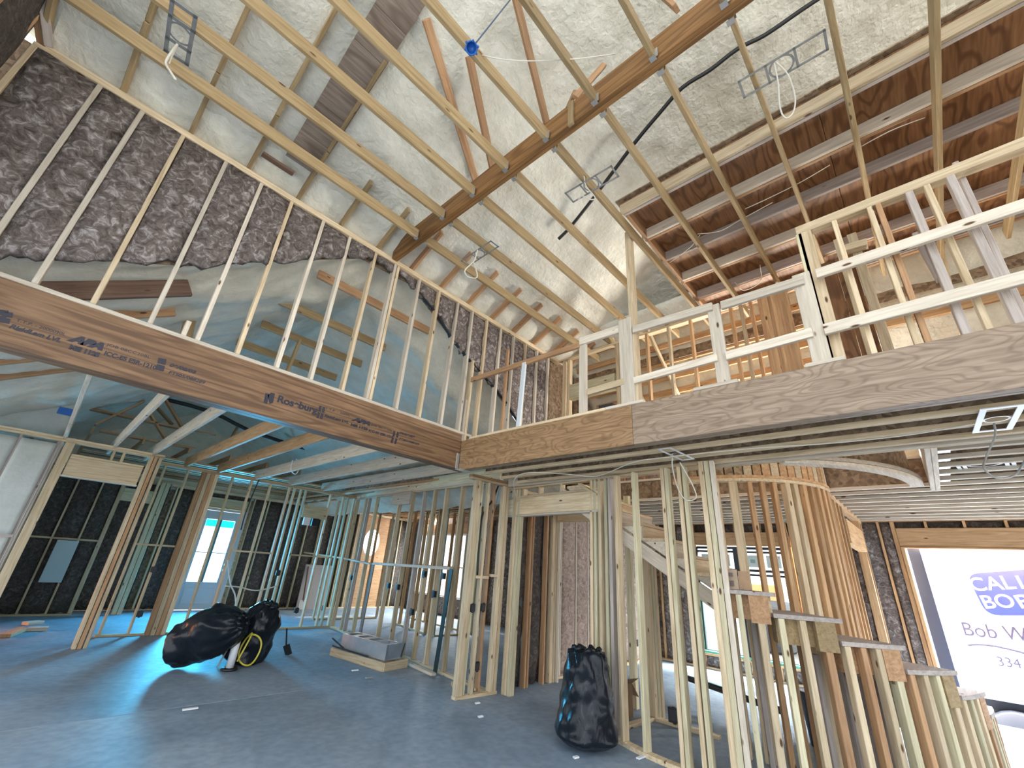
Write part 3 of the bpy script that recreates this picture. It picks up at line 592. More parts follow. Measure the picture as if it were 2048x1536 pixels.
w55 = struct('wall_inner_back', (7.6, 10, 0))
for (xa, ya), (xb, yb), n_ in (((7.75, 11.5), (7.42, 9.6), 6), ((7.40, 9.25), (8.1, 9.16), 3), ((5.95, 12.6), (7.8, 12.5), 5), ((8.6, 9.2), (8.9, 12.4), 8)):
    plate(w55, (xa, ya), (xb, yb), 0, name='bottom_plate'); plate(w55, (xa, ya), (xb, yb), 3.06)
    dd_ = Vector((xb - xa, yb - ya, 0)).normalized()
    for k in range(n_): p = lerp2((xa, ya), (xb, yb), k / (n_ - 1)); bar('stud', (p[0], p[1], T), (p[0], p[1], 3.06), T * 1.2, .089, PINEO if k % 2 else PINE, w55, up=(-dd_.y, dd_.x, 0))
# ---------------- corner stub wall, doorway and stair wall
w6 = struct('wall_corner', (4.8, 4.97, 0))
ZC = 2.83
for x, y, w_, m in ((4.50, 4.99, .10, PINE), (4.60, 5.02, .05, PINEG), (4.72, 4.98, T, PINE), (4.88, 5.02, T, PINER), (5.05, 4.95, .06, PINE), (5.12, 4.95, .06, PINE)): bar('stud', (x, y, T), (x, y, ZC), w_, .089, m, w6, up=(0.14, 1, 0))
bar('bottom_plate', (4.45, 5.0, T / 2), (5.16, 4.94, T / 2), .09, T, PINE, w6); bar('top_plate', (4.36, 5.01, ZC + .02), (5.16, 4.94, ZC + .02), .09, T, PINE, w6); bar('top_plate', (4.36, 5.01, ZC + .06), (5.16, 4.94, ZC + .06), .09, T, PINER, w6)
bar('fire_block', (4.62, 4.985, 1.46), (4.86, 4.97, 1.46), .08, T, PINE, w6); bar('fire_block', (4.9, 4.97, 1.49), (5.03, 4.95, 1.49), .08, T, PINE, w6)
bar('bottom_plate', (4.62, 5.1, T / 2), (4.96, 5.6, T / 2), .07, T, PINE, w6); tag(bar('offcut', (4.86, 5.02, .06), (5.0, 5.1, .055), .05, .03, PINE, None), 'short wood offcut lying on the sole plate of the corner stub wall', 'offcut')

DA, DB = Vector((5.26, 4.84, 0)), Vector((5.06, 3.02, 0)); DN = Vector((-(DA - DB).y, (DA - DB).x, 0)).normalized()
def ond(u, v, off=0): return onplane(u, v, DA + DN * off, DN)
w7 = struct('wall_stair', (5.0, 3.0, 0))
ZS = 2.80
for du, m in ((0, PINE), (.05, PINE), (.11, PINEG)): 
    p = DA + (DB - DA).normalized() * du; bar('jamb', (p.x, p.y, 0), (p.x, p.y, ZS), .048, .10 if du else .12, m, w7, up=DN)
for u, m, w_ in ((1188, PINE, .04), (1196, PINEG, .04), (1206, PINE, .045), (1219, PINEG, .045), (1228, GREY, .045)):
    p = ond(u, 1200); bar('jamb', (p.x, p.y, 0), (p.x, p.y, ZS), w_, .10, m, w7, up=DN)
a, b = ond(1019, 1030), ond(1200, 1029); zb = (a.z + b.z) / 2; dz = Vector((0, 0, 1))
bar('header', Vector((a.x, a.y, zb + .15)), Vector((b.x, b.y, zb + .15)), .09, .25, PINE, w7); bar('trim_strip', Vector((a.x, a.y, zb + .008)), Vector((b.x, b.y, zb + .008)), .10, .03, PINEW, w7)
bar('sill', Vector((a.x, a.y, zb + .295)), Vector((b.x, b.y, zb + .295)), .09, T, PINE, w7)
for u in (1030, 1050, 1082, 1125): p = ond(u, 985); bar('cripple', (p.x, p.y, zb + .31), (p.x, p.y, ZS), T, .089, PINE, w7, up=DN)
bar('brace', ond(1160, 968, .03), ond(1196, 990, .03), .03, .09, PINE, w7, up=DN)
SCN = (6.92, 2.08); RO, RI = 2.10, 1.2
def cp(ang, r=RO): return (SCN[0] + r * math.cos(ang), SCN[1] + r * math.sin(ang))
def cstud(parent, ang, z0, z1, r=RO, w=T, d=.089, mat=PINE, name='stud'):
    x, y = cp(ang, r); return bar(name, (x, y, z0), (x, y, z1), w, d, mat, parent, up=(math.cos(ang), math.sin(ang), 0))
fullang = []
for i, (u, v) in enumerate(((1243, 1250), (1283, 1250), (1349, 1250), (1362, 1300), (1391, 1300), (1398, 1250))):
    an, _ = cyl(u, v, SCN, RO); fullang.append(an); cstud(w7, an, T, ZS, w=.042, mat=(PINE, PINEG)[i % 2])
an, _ = cyl(1437, 1240, SCN, RO)
for k, m in ((0, PINE), (1, PINEG), (2, PINEW)): cstud(w7, an + .026 * k, 0, 2.84, w=.05, d=.10, mat=m, name='post')
for k in (0, 1): bar('top_plate', (5.24, 4.9, ZS + .02 + .04 * k), (4.99, 1.62, ZS + .02 + .04 * k), .10, T, PINE if not k else PINEG, w7)
def arc(name, r0, r1, z0, z1, a0, a1, n, mat, parent):
    vs_, fs = [], []; o = Vector((*SCN, z0))
    for i in range(n + 1):
        a = a0 + (a1 - a0) * i / n
        for r, z in ((r0, z0), (r1, z0), (r1, z1), (r0, z1)): vs_.append(Vector((r * math.cos(a), r * math.sin(a), z - z0)))
    for i in range(n):
        for k in range(4): fs.append((i * 4 + k, i * 4 + (k + 1) % 4, (i + 1) * 4 + (k + 1) % 4, (i + 1) * 4 + k))
    fs += [(3, 2, 1, 0), (n * 4, n * 4 + 1, n * 4 + 2, n * 4 + 3)]
    return obj(name, mesh(name, vs_, fs), mat, Matrix.Translation(o), parent)
R_ = math.radians
arc('bottom_plate', RO - .045, RO + .045, 0, T, R_(152), R_(285), 26, PINE, w7)
# ---------------- curved staircase
ST = thing('staircase', (6.2, 1.8, 0), 'curved timber staircase under construction with stepped stud supports, unfinished treads and a sloping stringer', 'staircase')
def c2(q): return cyl(q[0], q[1], SCN, RO)
steps = [((1430, 1178), (1535, 1183)), ((1550, 1222), (1668, 1242)), ((1675, 1277), (1785, 1294)), ((1800, 1327), (1890, 1347)), None, None, None]
prev = None; rise = 0.178
A0 = [R_(190), R_(203.2), R_(217), R_(231), R_(246), R_(260), R_(273), R_(286)]
Z0 = [1.56, 1.385, 1.21, 1.03, .845, .67, .49]
def wedge(name, r0, r1, z0, z1, a0, a1, mat, parent): return arc(name, r0, r1, z0, z1, a0, a1, 3, mat, parent)
for i in range(7):
    a0, a1, z = A0[i], A0[i + 1], Z0[i]
    wedge('tread', RI + .02, RO + .05, z - .035, z, a0, a1 + .02, GREY, ST)                       # tread board
    wedge('riser', RI + .03, RO - .05, z - .21, z - .035, a1 - .012, a1 + .006, PINE, ST)
    wedge('joist_block', RO - .26, RO - .05, z - .25, z - .036, a0 + .01, a1 - .02, JOIST if i % 2 else PINER, ST)
    n = 3 if i < 2 else 4
    for k in range(n):
        an = a0 + (a1 - a0) * (k + .35) / n
        cstud(ST, an, T, z - .036, w=.05 if k != n - 1 else .06, d=.085, mat=(PINE, PINEG, PINE, PINER)[(k + i) % 4])
    wedge('end_block', RO - .015, RO + .046, z - .27, z - .036, a1 - .088, a1 - .012, JOIST if i % 2 else PINER, ST)
    if i < 6: cstud(ST, a1 - .035, Z0[i + 1] - .12 if i > 1 else Z0[i + 1], z - .036, r=RO + .005, w=.09, d=.04, mat=JOIST, name='post_end')
# inner studs below the stair
for i, dg in enumerate((188, 200, 212, 224, 236, 248, 260)): cstud(ST, R_(dg), 0, 1.3 if dg < 215 else 1.0, r=RI + .1, w=.05, mat=GREY)
# straight upper flight behind the stair wall: stringers, treads, risers
sx0, sx1 = 5.12, 6.0
y = 1.72; z = 1.70; pts = []
for k in range(7):
    y0, y1 = y + .29 * k, y + .29 * (k + 1); zz = z + .178 * k
    box('tread', sx0 + .02, sx1, y0 - .02, y1, zz - .035, zz, CARDW if k in (1, 3) else PINE, ST); box('riser', sx0 + .02, sx1, y0 - .012, y0 + .012, zz - .178, zz - .036, PINE if k % 2 else PINEW, ST)
    prism('wedge', [(sx0 + .03, y0, zz - .036), (sx0 + .03, y1, zz - .036), (sx0 + .03, y0, zz - .214)], (1, 0, 0), .05, PINEW, ST)
for x in (sx0 + .02, sx1): bar('stringer', (x, y - .05, z - .36), (x, y + 2.15, z - .36 + 2.2 * .178 / .29), T, .15, PINEW, ST, up=(0, -.5, 1))
# ---------------- closet posts under the stair and its plates
w8 = struct('wall_closet', (5.8, 2.6, 0))
P1 = onz(1308, 1440)
for k in (0, 1, 2): bar('post', (P1.x + .05 * k, P1.y - .02 * k, 0), (P1.x + .05 * k, P1.y - .02 * k, 2.1), .055, .12, PINE if k != 1 else PINEG, w8, up=(0.3, 1, 0))
q = onz(1241, 1460); bar('bottom_plate', (P1.x, P1.y, T / 2), (q.x, q.y, T / 2), .09, T, PINE, w8); q2 = onz(1440, 1480); bar('bottom_plate', (P1.x, P1.y, T / 2), (q2.x, q2.y, T / 2), .09, T, PINE, w8)
p = onz(1378, 1456); bar('stud', (p.x, p.y, T), (p.x, p.y, 1.75), T, .089, PINE, w8, up=(1, 0, 0))
p = onz(1418, 1470); bar('stud', (p.x, p.y, T), (p.x, p.y, 1.6), T, .089, PINE, w8, up=(1, 0, 0))

# ---------------- hall wall and the pale glass wool wall behind the doorway
w9 = struct('wall_hall', (8, 5.0, 0))
for x, w_ in ((5.42, T), (5.74, T), (5.80, T), (6.18, T), (6.36, .08), (6.44, .06)): bar('stud', (x, 4.94, 0), (x, 4.94, 2.79), w_, .09, PINE if x > 6.2 else PINER, w9, up=(0, 1, 0))
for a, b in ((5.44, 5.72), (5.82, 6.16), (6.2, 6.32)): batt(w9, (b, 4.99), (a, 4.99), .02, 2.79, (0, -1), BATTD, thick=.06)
bar('trim_strip', (6.49, 4.90, 0), (6.49, 4.90, 2.45), .03, .1, PINEW, w9, up=(0, 1, 0))
hx = [6.75, 7.22, 7.62, 8.02, 8.42, 8.82, 9.22, 9.62, 10.02, 10.36]
for x in hx: bar('stud', (x, 5.06, 0), (x, 5.06, 2.79), T, .09, PINEW, w9, up=(0, 1, 0))
for a, b in zip([6.52] + hx, hx): batt(w9, (b - .02, 5.04), (a + .02, 5.04), .04, 2.79, (0, -1), BATTL, bulge=.06, thick=.06, nu=8, nv=20)
box('bottom_plate', 6.55, 10.4, 4.98, 5.1, 0, T, PINE, w9); box('top_plate', 5.3, 10.4, 4.9, 5.1, 2.79, 2.85, PINE, w9)
bar('header', (6.46, 4.88, 2.50), (6.30, 3.45, 2.50), .09, .14, PINE, w9); bar('stud', (6.30, 3.42, 0), (6.30, 3.42, 2.79), .08, .09, PINEG, w9)

# ---------------- right outer wall with window and the big opening
wr = struct('wall_right', (10.4, 1, 0))
for y in (4.85, 4.45, 4.10, 4.02, 2.14, 2.06, 1.6, 1.16, 1.02, 0.66, 0.46): bar('stud', (10.45, y, T), (10.45, y, 2.83), T if y not in (4.02, 2.14, .46) else .06, .12, PINEO, wr, up=(1, 0, 0))
bar('jamb', (10.42, 0.40, 0), (10.42, 0.40, 2.40), .05, .16, PINEO, wr, up=(1, 0, 0))
for y in (0.02, -.45, -.92, -1.4, -1.9, -2.4): bar('cripple', (10.45, y, 2.72), (10.45, y, 2.83), T, .12, PINEO, wr, up=(1, 0, 0))
for y in (3.6, 3.1, 2.6): bar('cripple', (10.45, y, 2.66), (10.45, y, 2.83), T, .12, PINEO, wr, up=(1, 0, 0)); bar('cripple', (10.45, y, T), (10.45, y, .24), T, .12, PINEO, wr, up=(1, 0, 0))
BR = [(4.47, 4.83), (4.12, 4.43), (1.62, 2.04), (1.18, 1.58), (.69, 1.0), (.49, .63), (1.04, 1.14)]
for a, b in BR: batt(wr, (10.44, b), (10.44, a), .04, 2.82, (-1, 0), BATT, thick=.08)
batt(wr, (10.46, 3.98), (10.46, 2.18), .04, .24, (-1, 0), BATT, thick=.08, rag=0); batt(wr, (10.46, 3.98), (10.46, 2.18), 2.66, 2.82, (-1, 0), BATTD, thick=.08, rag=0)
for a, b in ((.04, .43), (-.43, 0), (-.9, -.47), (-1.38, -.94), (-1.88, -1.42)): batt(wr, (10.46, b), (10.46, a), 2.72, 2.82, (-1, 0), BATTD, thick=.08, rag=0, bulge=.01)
box('header', 10.37, 10.5, -3.5, 0.43, 2.42, 2.715, PINEO, wr); box('header', 10.38, 10.5, 2.1, 4.06, 2.38, 2.65, PINEO, wr)
box('trim_strip', 10.36, 10.5, -3.5, .43, 2.39, 2.418, PINER, wr)
box('top_plate', 10.36, 10.5, -4, 5, 2.83, 2.91, PINEO, wr); box('bottom_plate', 10.36, 10.5, .28, 5, 0, T, PINE, wr); box('sill', 10.36, 10.5, 2.12, 4.06, .245, .285, PINEO, wr)
batt(wr, (10.46, 15.1), (10.46, 14.7), .04, 3.05, (-1, 0), BATTD, thick=.08)
for a, b in ((5.15, 6.2), (6.25, 7.3), (7.35, 8.4), (8.45, 9.5), (9.55, 10.6), (10.65, 11.75)): batt(wr, (10.46, b), (10.46, a), .04, 3.05, (-1, 0), BATT, thick=.08, nu=4)
for y in (5.12, 6.22, 7.32, 8.42, 9.52, 10.62, 11.78, 12.6, 13.4, 14.66): bar('stud', (10.45, y, 0 if y < 11.7 or y > 14.5 else 2.65), (10.45, y, 3.06), .05, .1, PINEO, wr, up=(1, 0, 0))
box('header', 10.38, 10.5, 11.8, 14.65, 2.62, 2.95, PINEO, wr); batt(wr, (10.46, 14.65), (10.46, 11.8), .04, .55, (-1, 0), BATT, thick=.08)

for y0, y1, z0, z1 in ((4.06, 5.1, 0, 3.2), (.42, 2.12, 0, 3.2), (2.12, 4.06, 0, .26), (2.12, 4.06, 2.62, 3.2), (-4, .42, 2.70, 3.2), (5.1, 11.8, 0, 3.45), (11.8, 14.66, 0, .55), (11.8, 14.66, 2.66, 3.45), (14.66, 15.3, 0, 3.45)):
    box('sheathing', 10.53, 10.545, y0, y1, z0, z1, OSBD, wr, c=0)
# ---------------- inner curved wall, the straight wall that continues it, curved rims
wi = struct('wall_curved', (*SCN, 0))
for u in (1437, 1467, 1474, 1503, 1528, 1551): an, _ = cyl(u, 1000, SCN, RI); cstud(wi, an, 0.0, 2.79, r=RI, w=.05 if u != 1467 else .07, mat=PINE if u < 1480 else PINEO)
for dg in (229, 234, 240, 246, 252, 258, 264): cstud(wi, R_(dg), 0, 2.79, r=RI, w=.06, d=.10, mat=PINEO if dg > 236 else PINE)
for x in (7.0, 7.25, 7.55, 7.85, 8.15, 9.95, 10.25): bar('stud', (x, .93, 0), (x, .93, 2.79), .05, .10, PINEO, wi, up=(0, 1, 0))
box('header', 8.18, 9.92, .86, .98, 2.28, 2.62, PINEO, wi); box('bottom_plate', 6.92, 8.2, .88, .98, 0, T, PINEO, wi)
for k in (0, 1): box('top_plate', 6.92, 10.36, .88, .98, 2.79 + .04 * k, 2.828 + .04 * k, PINEO, wi)
for k in (0, 1): arc('top_plate', RI - .05, RI + .05, 2.79 + .04 * k, 2.828 + .04 * k, R_(165), R_(270), 24, PINEO if k else PINE, wi)

F2 = struct('floor_upper', (6, 1, 2.83))
for i in range(19):
    dg = 176 + i * 5; arc('rim_block', RI - .03, RI + .03, 2.872, 3.2, R_(dg + .4), R_(dg + 4.6), 2, OSB if i < 6 else (PINEO if i % 3 else PINE), F2)
arc('rim_sheet', RI - .045, RI - .034, 2.87, 3.2, R_(160), R_(276), 24, OSB, F2)
for k in (0, 1): arc('curved_rim', RO - .06 - .03 * k, RO + .06, 2.80 + .045 * k, 2.84 + .045 * k, R_(212), R_(268), 20, PINEW, F2)
arc('curved_rim', RO - .03, RO + .0, 2.89, 3.2, R_(212), R_(262), 20, OSBD, F2)
_ij = {}
def i_joist(x, y0, y1, z0=2.83, h=.37, mat=PINE, web=OSBD):
    L = y1 - y0; key = (round(L, 2), mat.name, h)
    if key not in _ij:
        bm = bmesh.new()
        for (cz, w_, hh, mi) in ((.019, .064, .038, 0), (h / 2, .012, h - .076, 1), (h - .019, .064, .038, 0)):
            r = bmesh.ops.create_cube(bm, size=1.0)['verts']; bmesh.ops.scale(bm, vec=(L, w_, hh), verts=r); bmesh.ops.translate(bm, vec=(0, 0, cz), verts=r)
            for f in {f for v in r for f in v.link_faces}: f.material_index = mi
        me = bpy.data.meshes.new('i_joist'); bm.to_mesh(me); bm.free(); me.materials.append(mat); me.materials.append(web); _ij[key] = me
    mw = Matrix(((0, -1, 0, x), (1, 0, 0, (y0 + y1) / 2), (0, 0, 1, z0), (0, 0, 0, 1)))
    return obj('i_joist', _ij[key], None, mw, F2)
k = 0
xs = [4.24 + .352 * i for i in range(18)]
for x in xs:
    if x < 5.0: i_joist(x, -4, 4.55)
    elif x < 7.0: i_joist(x + .02, -4, -.22, mat=PINEW)
    elif x < 10.3: i_joist(x + .0, -4, 4.86, mat=PINEW)
    if x > 5.2:
        i_joist(x, 5.12, 15.1, z0=3.14, h=.3, mat=PINEO)
for k in (0, 1): box('trimmer', 5.12 + .0, 7.24, -.215 + .045 * k, -.172 + .045 * k, 2.81, 3.2, PINEW, F2)
for x in xs:
    if 5.0 < x < 7.0: box('joist_hanger', x - .03, x + .07, -.30, -.218, 2.82, 2.826, STEEL, F2, c=0); box('joist_hanger', x + .055, x + .058, -.29, -.218, 2.826, 3.1, STEEL, F2, c=0)
for k in (0, 1): box('rim_board', 5.05 + .045 * k, 5.093 + .045 * k, -4, 4.86, 2.82, 3.2, PINEW if k == 0 else PINE, F2)
for (a, b, c_, d) in ((3.93, 5.14, -4, 4.62), (5.144, 7.2, -4, -.13), (7.204, 10.4, -4, 4.9), (5.144, 7.2, 4.15, 4.9)): box('subfloor_panel', a, b, c_, d, 3.202, 3.225, OSB, F2)
box('subfloor_panel', 5.2, 10.5, 4.95, 15.2, 3.445, 3.47, OSB, F2)

# ---------------- loft: guard rail on the right beam
GR = thing('guard_rail', (RX, 1.0, 3.25), 'rough timber guard rail with two pale rails along the loft edge', 'railing')
def rp(u, v, dx=0.0): return onx(u, v, RX + dx)
def rpost(u0, v0, u1, v1, w_, m, d=.04, dx=.06):
    a, b = rp(u0, v0, dx), rp(u1, v1, dx); bar('post', (a.x, (a.y + b.y) / 2, 3.245), (a.x, (a.y + b.y) / 2, b.z), w_, d, m, GR, up=(1, 0, 0))
rpost(928, 872, 943, 723, .10, PINE); rpost(924, 872, 932, 800, .05, PINEW, dx=.03); rpost(1008, 860, 1012, 700, .04, PINER, dx=.12)
rpost(1165, 830, 1168, 690, .10, PINEW); rpost(1258, 802, 1254, 640, .16, PINEW, .09); rpost(1445, 770, 1430, 610, .115, PINEW); rpost(1632, 725, 1612, 545, .13, PINEW)
a = rp(1262, 640, .09); b_ = rp(1263, 442, .09); bar('post', (a.x, a.y - .03, 3.25), (a.x, a.y - .03, 5.59), .07, .09, PINE, GR, up=(1, 0, 0))
a = rp(1036, 862, .03); bar('post', (a.x, a.y, 3.245), rp(1049, 725, .03), .03, .07, simple('painted_stud', (.60, .64, .66), .5), GR, up=(0, 1, 0))
def rail(u0, v0, u1, v1, m, h=.089, dx=.03):
    a, b = rp(u0, v0, dx), rp(u1, v1, dx)
    if u1 > 2050: b = a + (b - a) * ((-4.0 - a.y) / (b.y - a.y)); b.z = a.z + .03
    bar('rail', a, b, T, h, m, GR)
rail(943, 760, 1160, 690, PINER, .075, .04); rail(1160, 684, 1250, 655, PINEW, .10, .045); rail(1266, 660, 1425, 613, PINEW, .085); rail(1442, 612, 1608, 560, PINEW); rail(1632, 549, 2100, 398, PINEW)
rail(1175, 785, 1250, 763, PINE, .075); rail(1268, 762, 1435, 715, PINEW, .075); rail(1452, 713, 1625, 665, PINEW, .085); rail(1648, 660, 2100, 548, PINEW, .095)
for u0, v0, u1, v1 in ((1215, 818, 1290, 801), (1390, 782, 1478, 761), (1612, 735, 1690, 716)): a, b = rp(u0, v0, .05), rp(u1, v1, .05); bar('base_pad', (a.x, a.y, 3.262), (b.x, b.y, 3.262), .10, .034, PINEW, GR)
bar('base_pad', (RX + .05, 4.5, 3.262), (RX + .05, 2.05, 3.262), .09, .034, PINE, GR)
# stud wall in the loft, ending short of the attic deck
wk = struct('wall_loft', (3.97, -.5, 3.24))
a, b = onx(1597, 462, 3.97), onx(2060, 292, 3.97); zt = (a.z + b.z) / 2
bar('top_plate', (3.97, a.y + .02, zt), (3.97, -4, zt), .09, .09, PINE, wk)
for u, v, w_, m in ((1672, 700, .10, PINE), (1655, 690, .05, PINEG), (1741, 680, T, PINE), (1818, 640, T, PINE), (1840, 640, T, PINER), (1905, 600, .05, GREY), (1952, 600, T, PINE), (2015, 600, .05, GREY)):
    p = onx(u, v, 3.97); bar('stud', (3.97, p.y, 3.23), (3.97, p.y, zt - .04), w_, .085, m, wk, up=(1, 0, 0))
for (a, b) in (((1910, 330), (2050, 640)), ((1830, 470), (1880, 560))): bar('brace', onx(*a, 4.06), onx(*b, 4.06), T, .085, GREY, wk, up=(1, 0, 0))
# brown sheathing panel and small boards behind it
y0_, y1_ = onx(1745, 640, 5.0).y, onx(1662, 640, 5.0).y; box('panel', 5.0, 5.02, y0_, (y0_ + y1_) / 2 - .003, 3.23, 4.95, PLY, wk); box('panel', 5.0, 5.02, (y0_ + y1_) / 2, y1_, 3.23, 4.95, PLY, wk)
for u_, v_ in ((1700, 560), (1745, 600)): p = onx(u_, v_, 4.9); bar('stud', (4.9, p.y, 3.23), (4.9, p.y, 5.1), .08, .09, PINE, wk, up=(1, 0, 0))
bar('cripple', onx(1690, 500, 4.8), onx(1735, 487, 4.8), .09, .08, PINE, wk)
# loft slope: foam with horizontal boards, and the stair stud wall in front of it
LS = struct('ceiling_loft', (8, 1, 4.5))
def lsz(x): return 5.95 - (x - 6.3) * 0.78
foam_sheet('foam', (6.2, 4.9, lsz(6.2)), (9.6, 4.9, lsz(9.6)), (6.2, -4.2, lsz(6.2)), (9.6, -4.2, lsz(9.6)), 50, 90, .06, FOAM, LS, thick=.12, sd=9)
for i, x in enumerate((6.5, 6.75, 7.0, 7.25, 7.5, 7.75, 8.1)): bar('purlin', (x, 4.7, lsz(x) - .08), (x, .4 if i % 3 else -4.1, lsz(x) - .08), .045, .11, PINEO, LS)
for y0 in (3.6, 2.9, .6, -.9, -2.0): bar('rafter', (6.3, y0, lsz(6.3) - .2), (9.0, y0, lsz(9.0) - .2), T, .1, PINE, LS)
w10 = struct('wall_upper', (6.2, 3.3, 3.24))
for x, y in [(6.05, 4.5), (6.05, 4.38), (6.05, 3.35), (6.05, 3.25)]: bar('stud', (x, y, 3.23), (x, y, 5.40), .05, .09, PINE, w10, up=(1, 0, 0))
box('header', 6.0, 6.1, 3.4, 4.35, 4.55, 4.85, PINEG, w10); box('top_plate', 6.0, 6.1, 1.7, 4.62, 5.41, 5.45, PINE, w10)
for k in range(4): batt(w10, (7.6, 4.55 - .42 * k), (7.6, 4.17 - .42 * k), 3.25, 4.6, (-1, 0), BATTL, bulge=.06, thick=.06)
for k in range(5): bar('stud', (7.6, 4.57 - .42 * k, 3.24), (7.6, 4.57 - .42 * k, 4.75), T, .08, PINEO, w10, up=(1, 0, 0))
for i, u in enumerate((1237, 1297, 1343, 1390, 1441, 1478, 1500, 1522)):
    p = onx(u, 720, 6.0); bar('stud', (6.0, p.y, 3.24), (6.0, p.y, 5.40), T, .085, PINEO if i % 2 else PINE, w10, up=(1, 0, 0))
q = onx(1560, 650, 6.0); box('top_plate', 5.96, 6.05, q.y, 1.72, 5.41, 5.45, PINEO, w10)
for i in range(9): y = onx(1535 + i * 7, 680, 5.9).y; bar('stud', (5.9, y, 3.24), (5.9, y, 5.38), .045, .09, PINEO if i % 3 else PINER, w10, up=(1, 0, 0))
w11 = struct('wall_loft_far', (8.9, 1, 3.24)); box('sheathing', 6.15, 9.7, 4.93, 4.945, 3.2, 6.05, OSBD, w11, c=0); box('sheathing', 9.25, 9.28, .4, 2.8, 3.24, 3.3, OSBD, w11, c=0)
for (y0, y1, z0, z1) in ((-4, .4, 3.24, 4.0), (2.8, 4.9, 3.24, 4.0)): box('sheathing', 9.25, 9.28, y0, y1, z0, z1, OSBD, w11, c=0)

# ================================================================== DOORS AND WINDOWS
PANE = simple('lit_pane', (.8, .9, .95), .2, emit=(0.62, 0.93, 1.0), es=2.6); PANEC = simple('lit_pane_tinted', (.1, .6, .7), .2, emit=(0.0, 0.72, 0.85), es=1.6)
DOORP = simple('door_paint', (.50, .54, .57), .4); GLASS = glass_mat('clear_glass', (.97, 1, .99))
d1 = struct('door_1', (3.7, 15.1, 0))
box('frame', 3.06, 3.14, 15.03, 15.16, 0, 2.64, DOORP, d1); box('frame', 4.26, 4.34, 15.03, 15.16, 0, 2.64, DOORP, d1); box('frame', 3.14, 4.26, 15.03, 15.16, 2.58, 2.64, DOORP, d1)
DX0, DX1, DZ0, DZ1 = 3.36, 4.10, .70, 2.34
lf = box('leaf', 3.15, DX0, 15.05, 15.11, .02, 2.57, DOORP, d1); box('stile', DX1, 4.25, 15.05, 15.11, .02, 2.57, DOORP, lf); box('rail', DX0, DX1, 15.05, 15.11, .02, DZ0, DOORP, lf); box('rail', DX0, DX1, 15.05, 15.11, DZ1, 2.57, DOORP, lf)
box('raised_panel', DX0 + .02, DX1 - .02, 15.03, 15.06, .16, .55, DOORP, lf)
mx_ = (DX0 + DX1) / 2; mz_ = 1.45
for a, b in ((DX0 + .01, mx_ - .03), (mx_ + .03, DX1 - .01)):
    box('pane', a, b, 15.08, 15.09, DZ0 + .01, mz_ - .015, PANE, lf, c=0); box('pane', a, b, 15.08, 15.09, mz_ + .015, DZ1 - .2, PANE, lf, c=0); box('pane', a, b, 15.08, 15.09, DZ1 - .198, DZ1 - .01, PANEC, lf, c=0)
box('muntin', mx_ - .028, mx_ + .028, 15.06, 15.1, DZ0, DZ1, simple('muntin_paint', (.05, .2, .26), .4), lf); box('muntin', DX0, DX1, 15.066, 15.096, mz_ - .013, mz_ + .013, DOORP, lf)
for z in (1.02, 1.16): lathe('lock', [(.0, 0), (.035, 0), (.035, .03), (.02, .05), (0, .05)], WHITE, (4.17, 15.05, z), lf, 10, (0, -1, 0))
wn = struct('window_1', (10.45, 3.1, .28))
def frame_x(parent, x, y0, y1, z0, z1, w_, mat, d=.08):
    box('frame', x, x + d, y0, y0 + w_, z0, z1, mat, parent); box('frame', x, x + d, y1 - w_, y1, z0, z1, mat, parent)
    box('frame', x, x + d, y0 + w_, y1 - w_, z0, z0 + w_, mat, parent); box('frame', x, x + d, y0 + w_, y1 - w_, z1 - w_, z1, mat, parent)
frame_x(wn, 10.42, 2.16, 4.0, .30, 2.36, .05, DKFRAME)
box('mullion', 10.42, 10.5, 3.06, 3.20, .35, 2.31, DKFRAME, wn); 
for a, b in ((2.21, 3.06), (3.2, 3.95)):
    box('transom', 10.42, 10.5, a, b, 1.80, 1.84, DKFRAME, wn); box('transom', 10.43, 10.5, a, b, 1.88, 1.93, DKFRAME, wn); box('transom', 10.43, 10.5, a, b, 2.24, 2.28, DKFRAME, wn)
    box('pane', 10.46, 10.464, a, b, .35, 1.80, GLASS, wn, c=0)
    box('pane', 10.46, 10.464, a, b, 1.93, 2.24, GLASS, wn, c=0)
    for j in (0, 1): c_ = a + (b - a) * (.28 + .45 * j); box('sticker', 10.452, 10.456, c_ - .13, c_ + .13, 1.97, 2.2, simple('sticker', (.75, .86, .84), .5), wn, c=0); box('sticker_print', 10.449, 10.451, c_ - .04, c_ + .05, 2.05, 2.12, simple('sticker_print', (.25, .4, .4), .5), wn, c=0)
box('sash', 10.41, 10.45, 2.9, 3.06, .34, 1.1, DKFRAME, wn)
tag(box('green_tape', 10.395, 10.42, 3.99, 4.05, .30, 1.55, GREEN, None), 'green flashing tape up the left jamb of the dark framed window', 'tape'); tag(box('green_tape', 10.37, 10.42, 2.12, 4.06, .288, .33, GREEN, None), 'green flashing tape along the sill of the dark framed window', 'tape')
w22 = struct('window_2', (10.45, 13, .6)); frame_x(w22, 10.42, 11.84, 14.62, .56, 2.62, .06, simple('window_white', (.75, .78, .8), .4))
box('mullion', 10.42, 10.5, 13.1, 13.3, .62, 2.56, PINEW, w22); box('transom', 10.42, 10.5, 11.9, 14.56, 1.5, 1.55, PINEW, w22); box('pane', 10.46, 10.464, 11.9, 14.56, .62, 2.56, GLASS, w22, c=0)
w33 = struct('window_3', (8.74, 15.2, 2.15))
ov = [(8.74 + .34 * math.cos(2 * math.pi * k / 28), 15.2, 2.15 + .47 * math.sin(2 * math.pi * k / 28)) for k in range(28)]
tube('oval_rim', ov, .035, WHITE, w33, 8, True, 1); prism('pane', ov, (0, 1, 0), .006, simple('lit_oval', (.9, .9, .9), .3, emit=(1, .98, .95), es=3.0), w33)

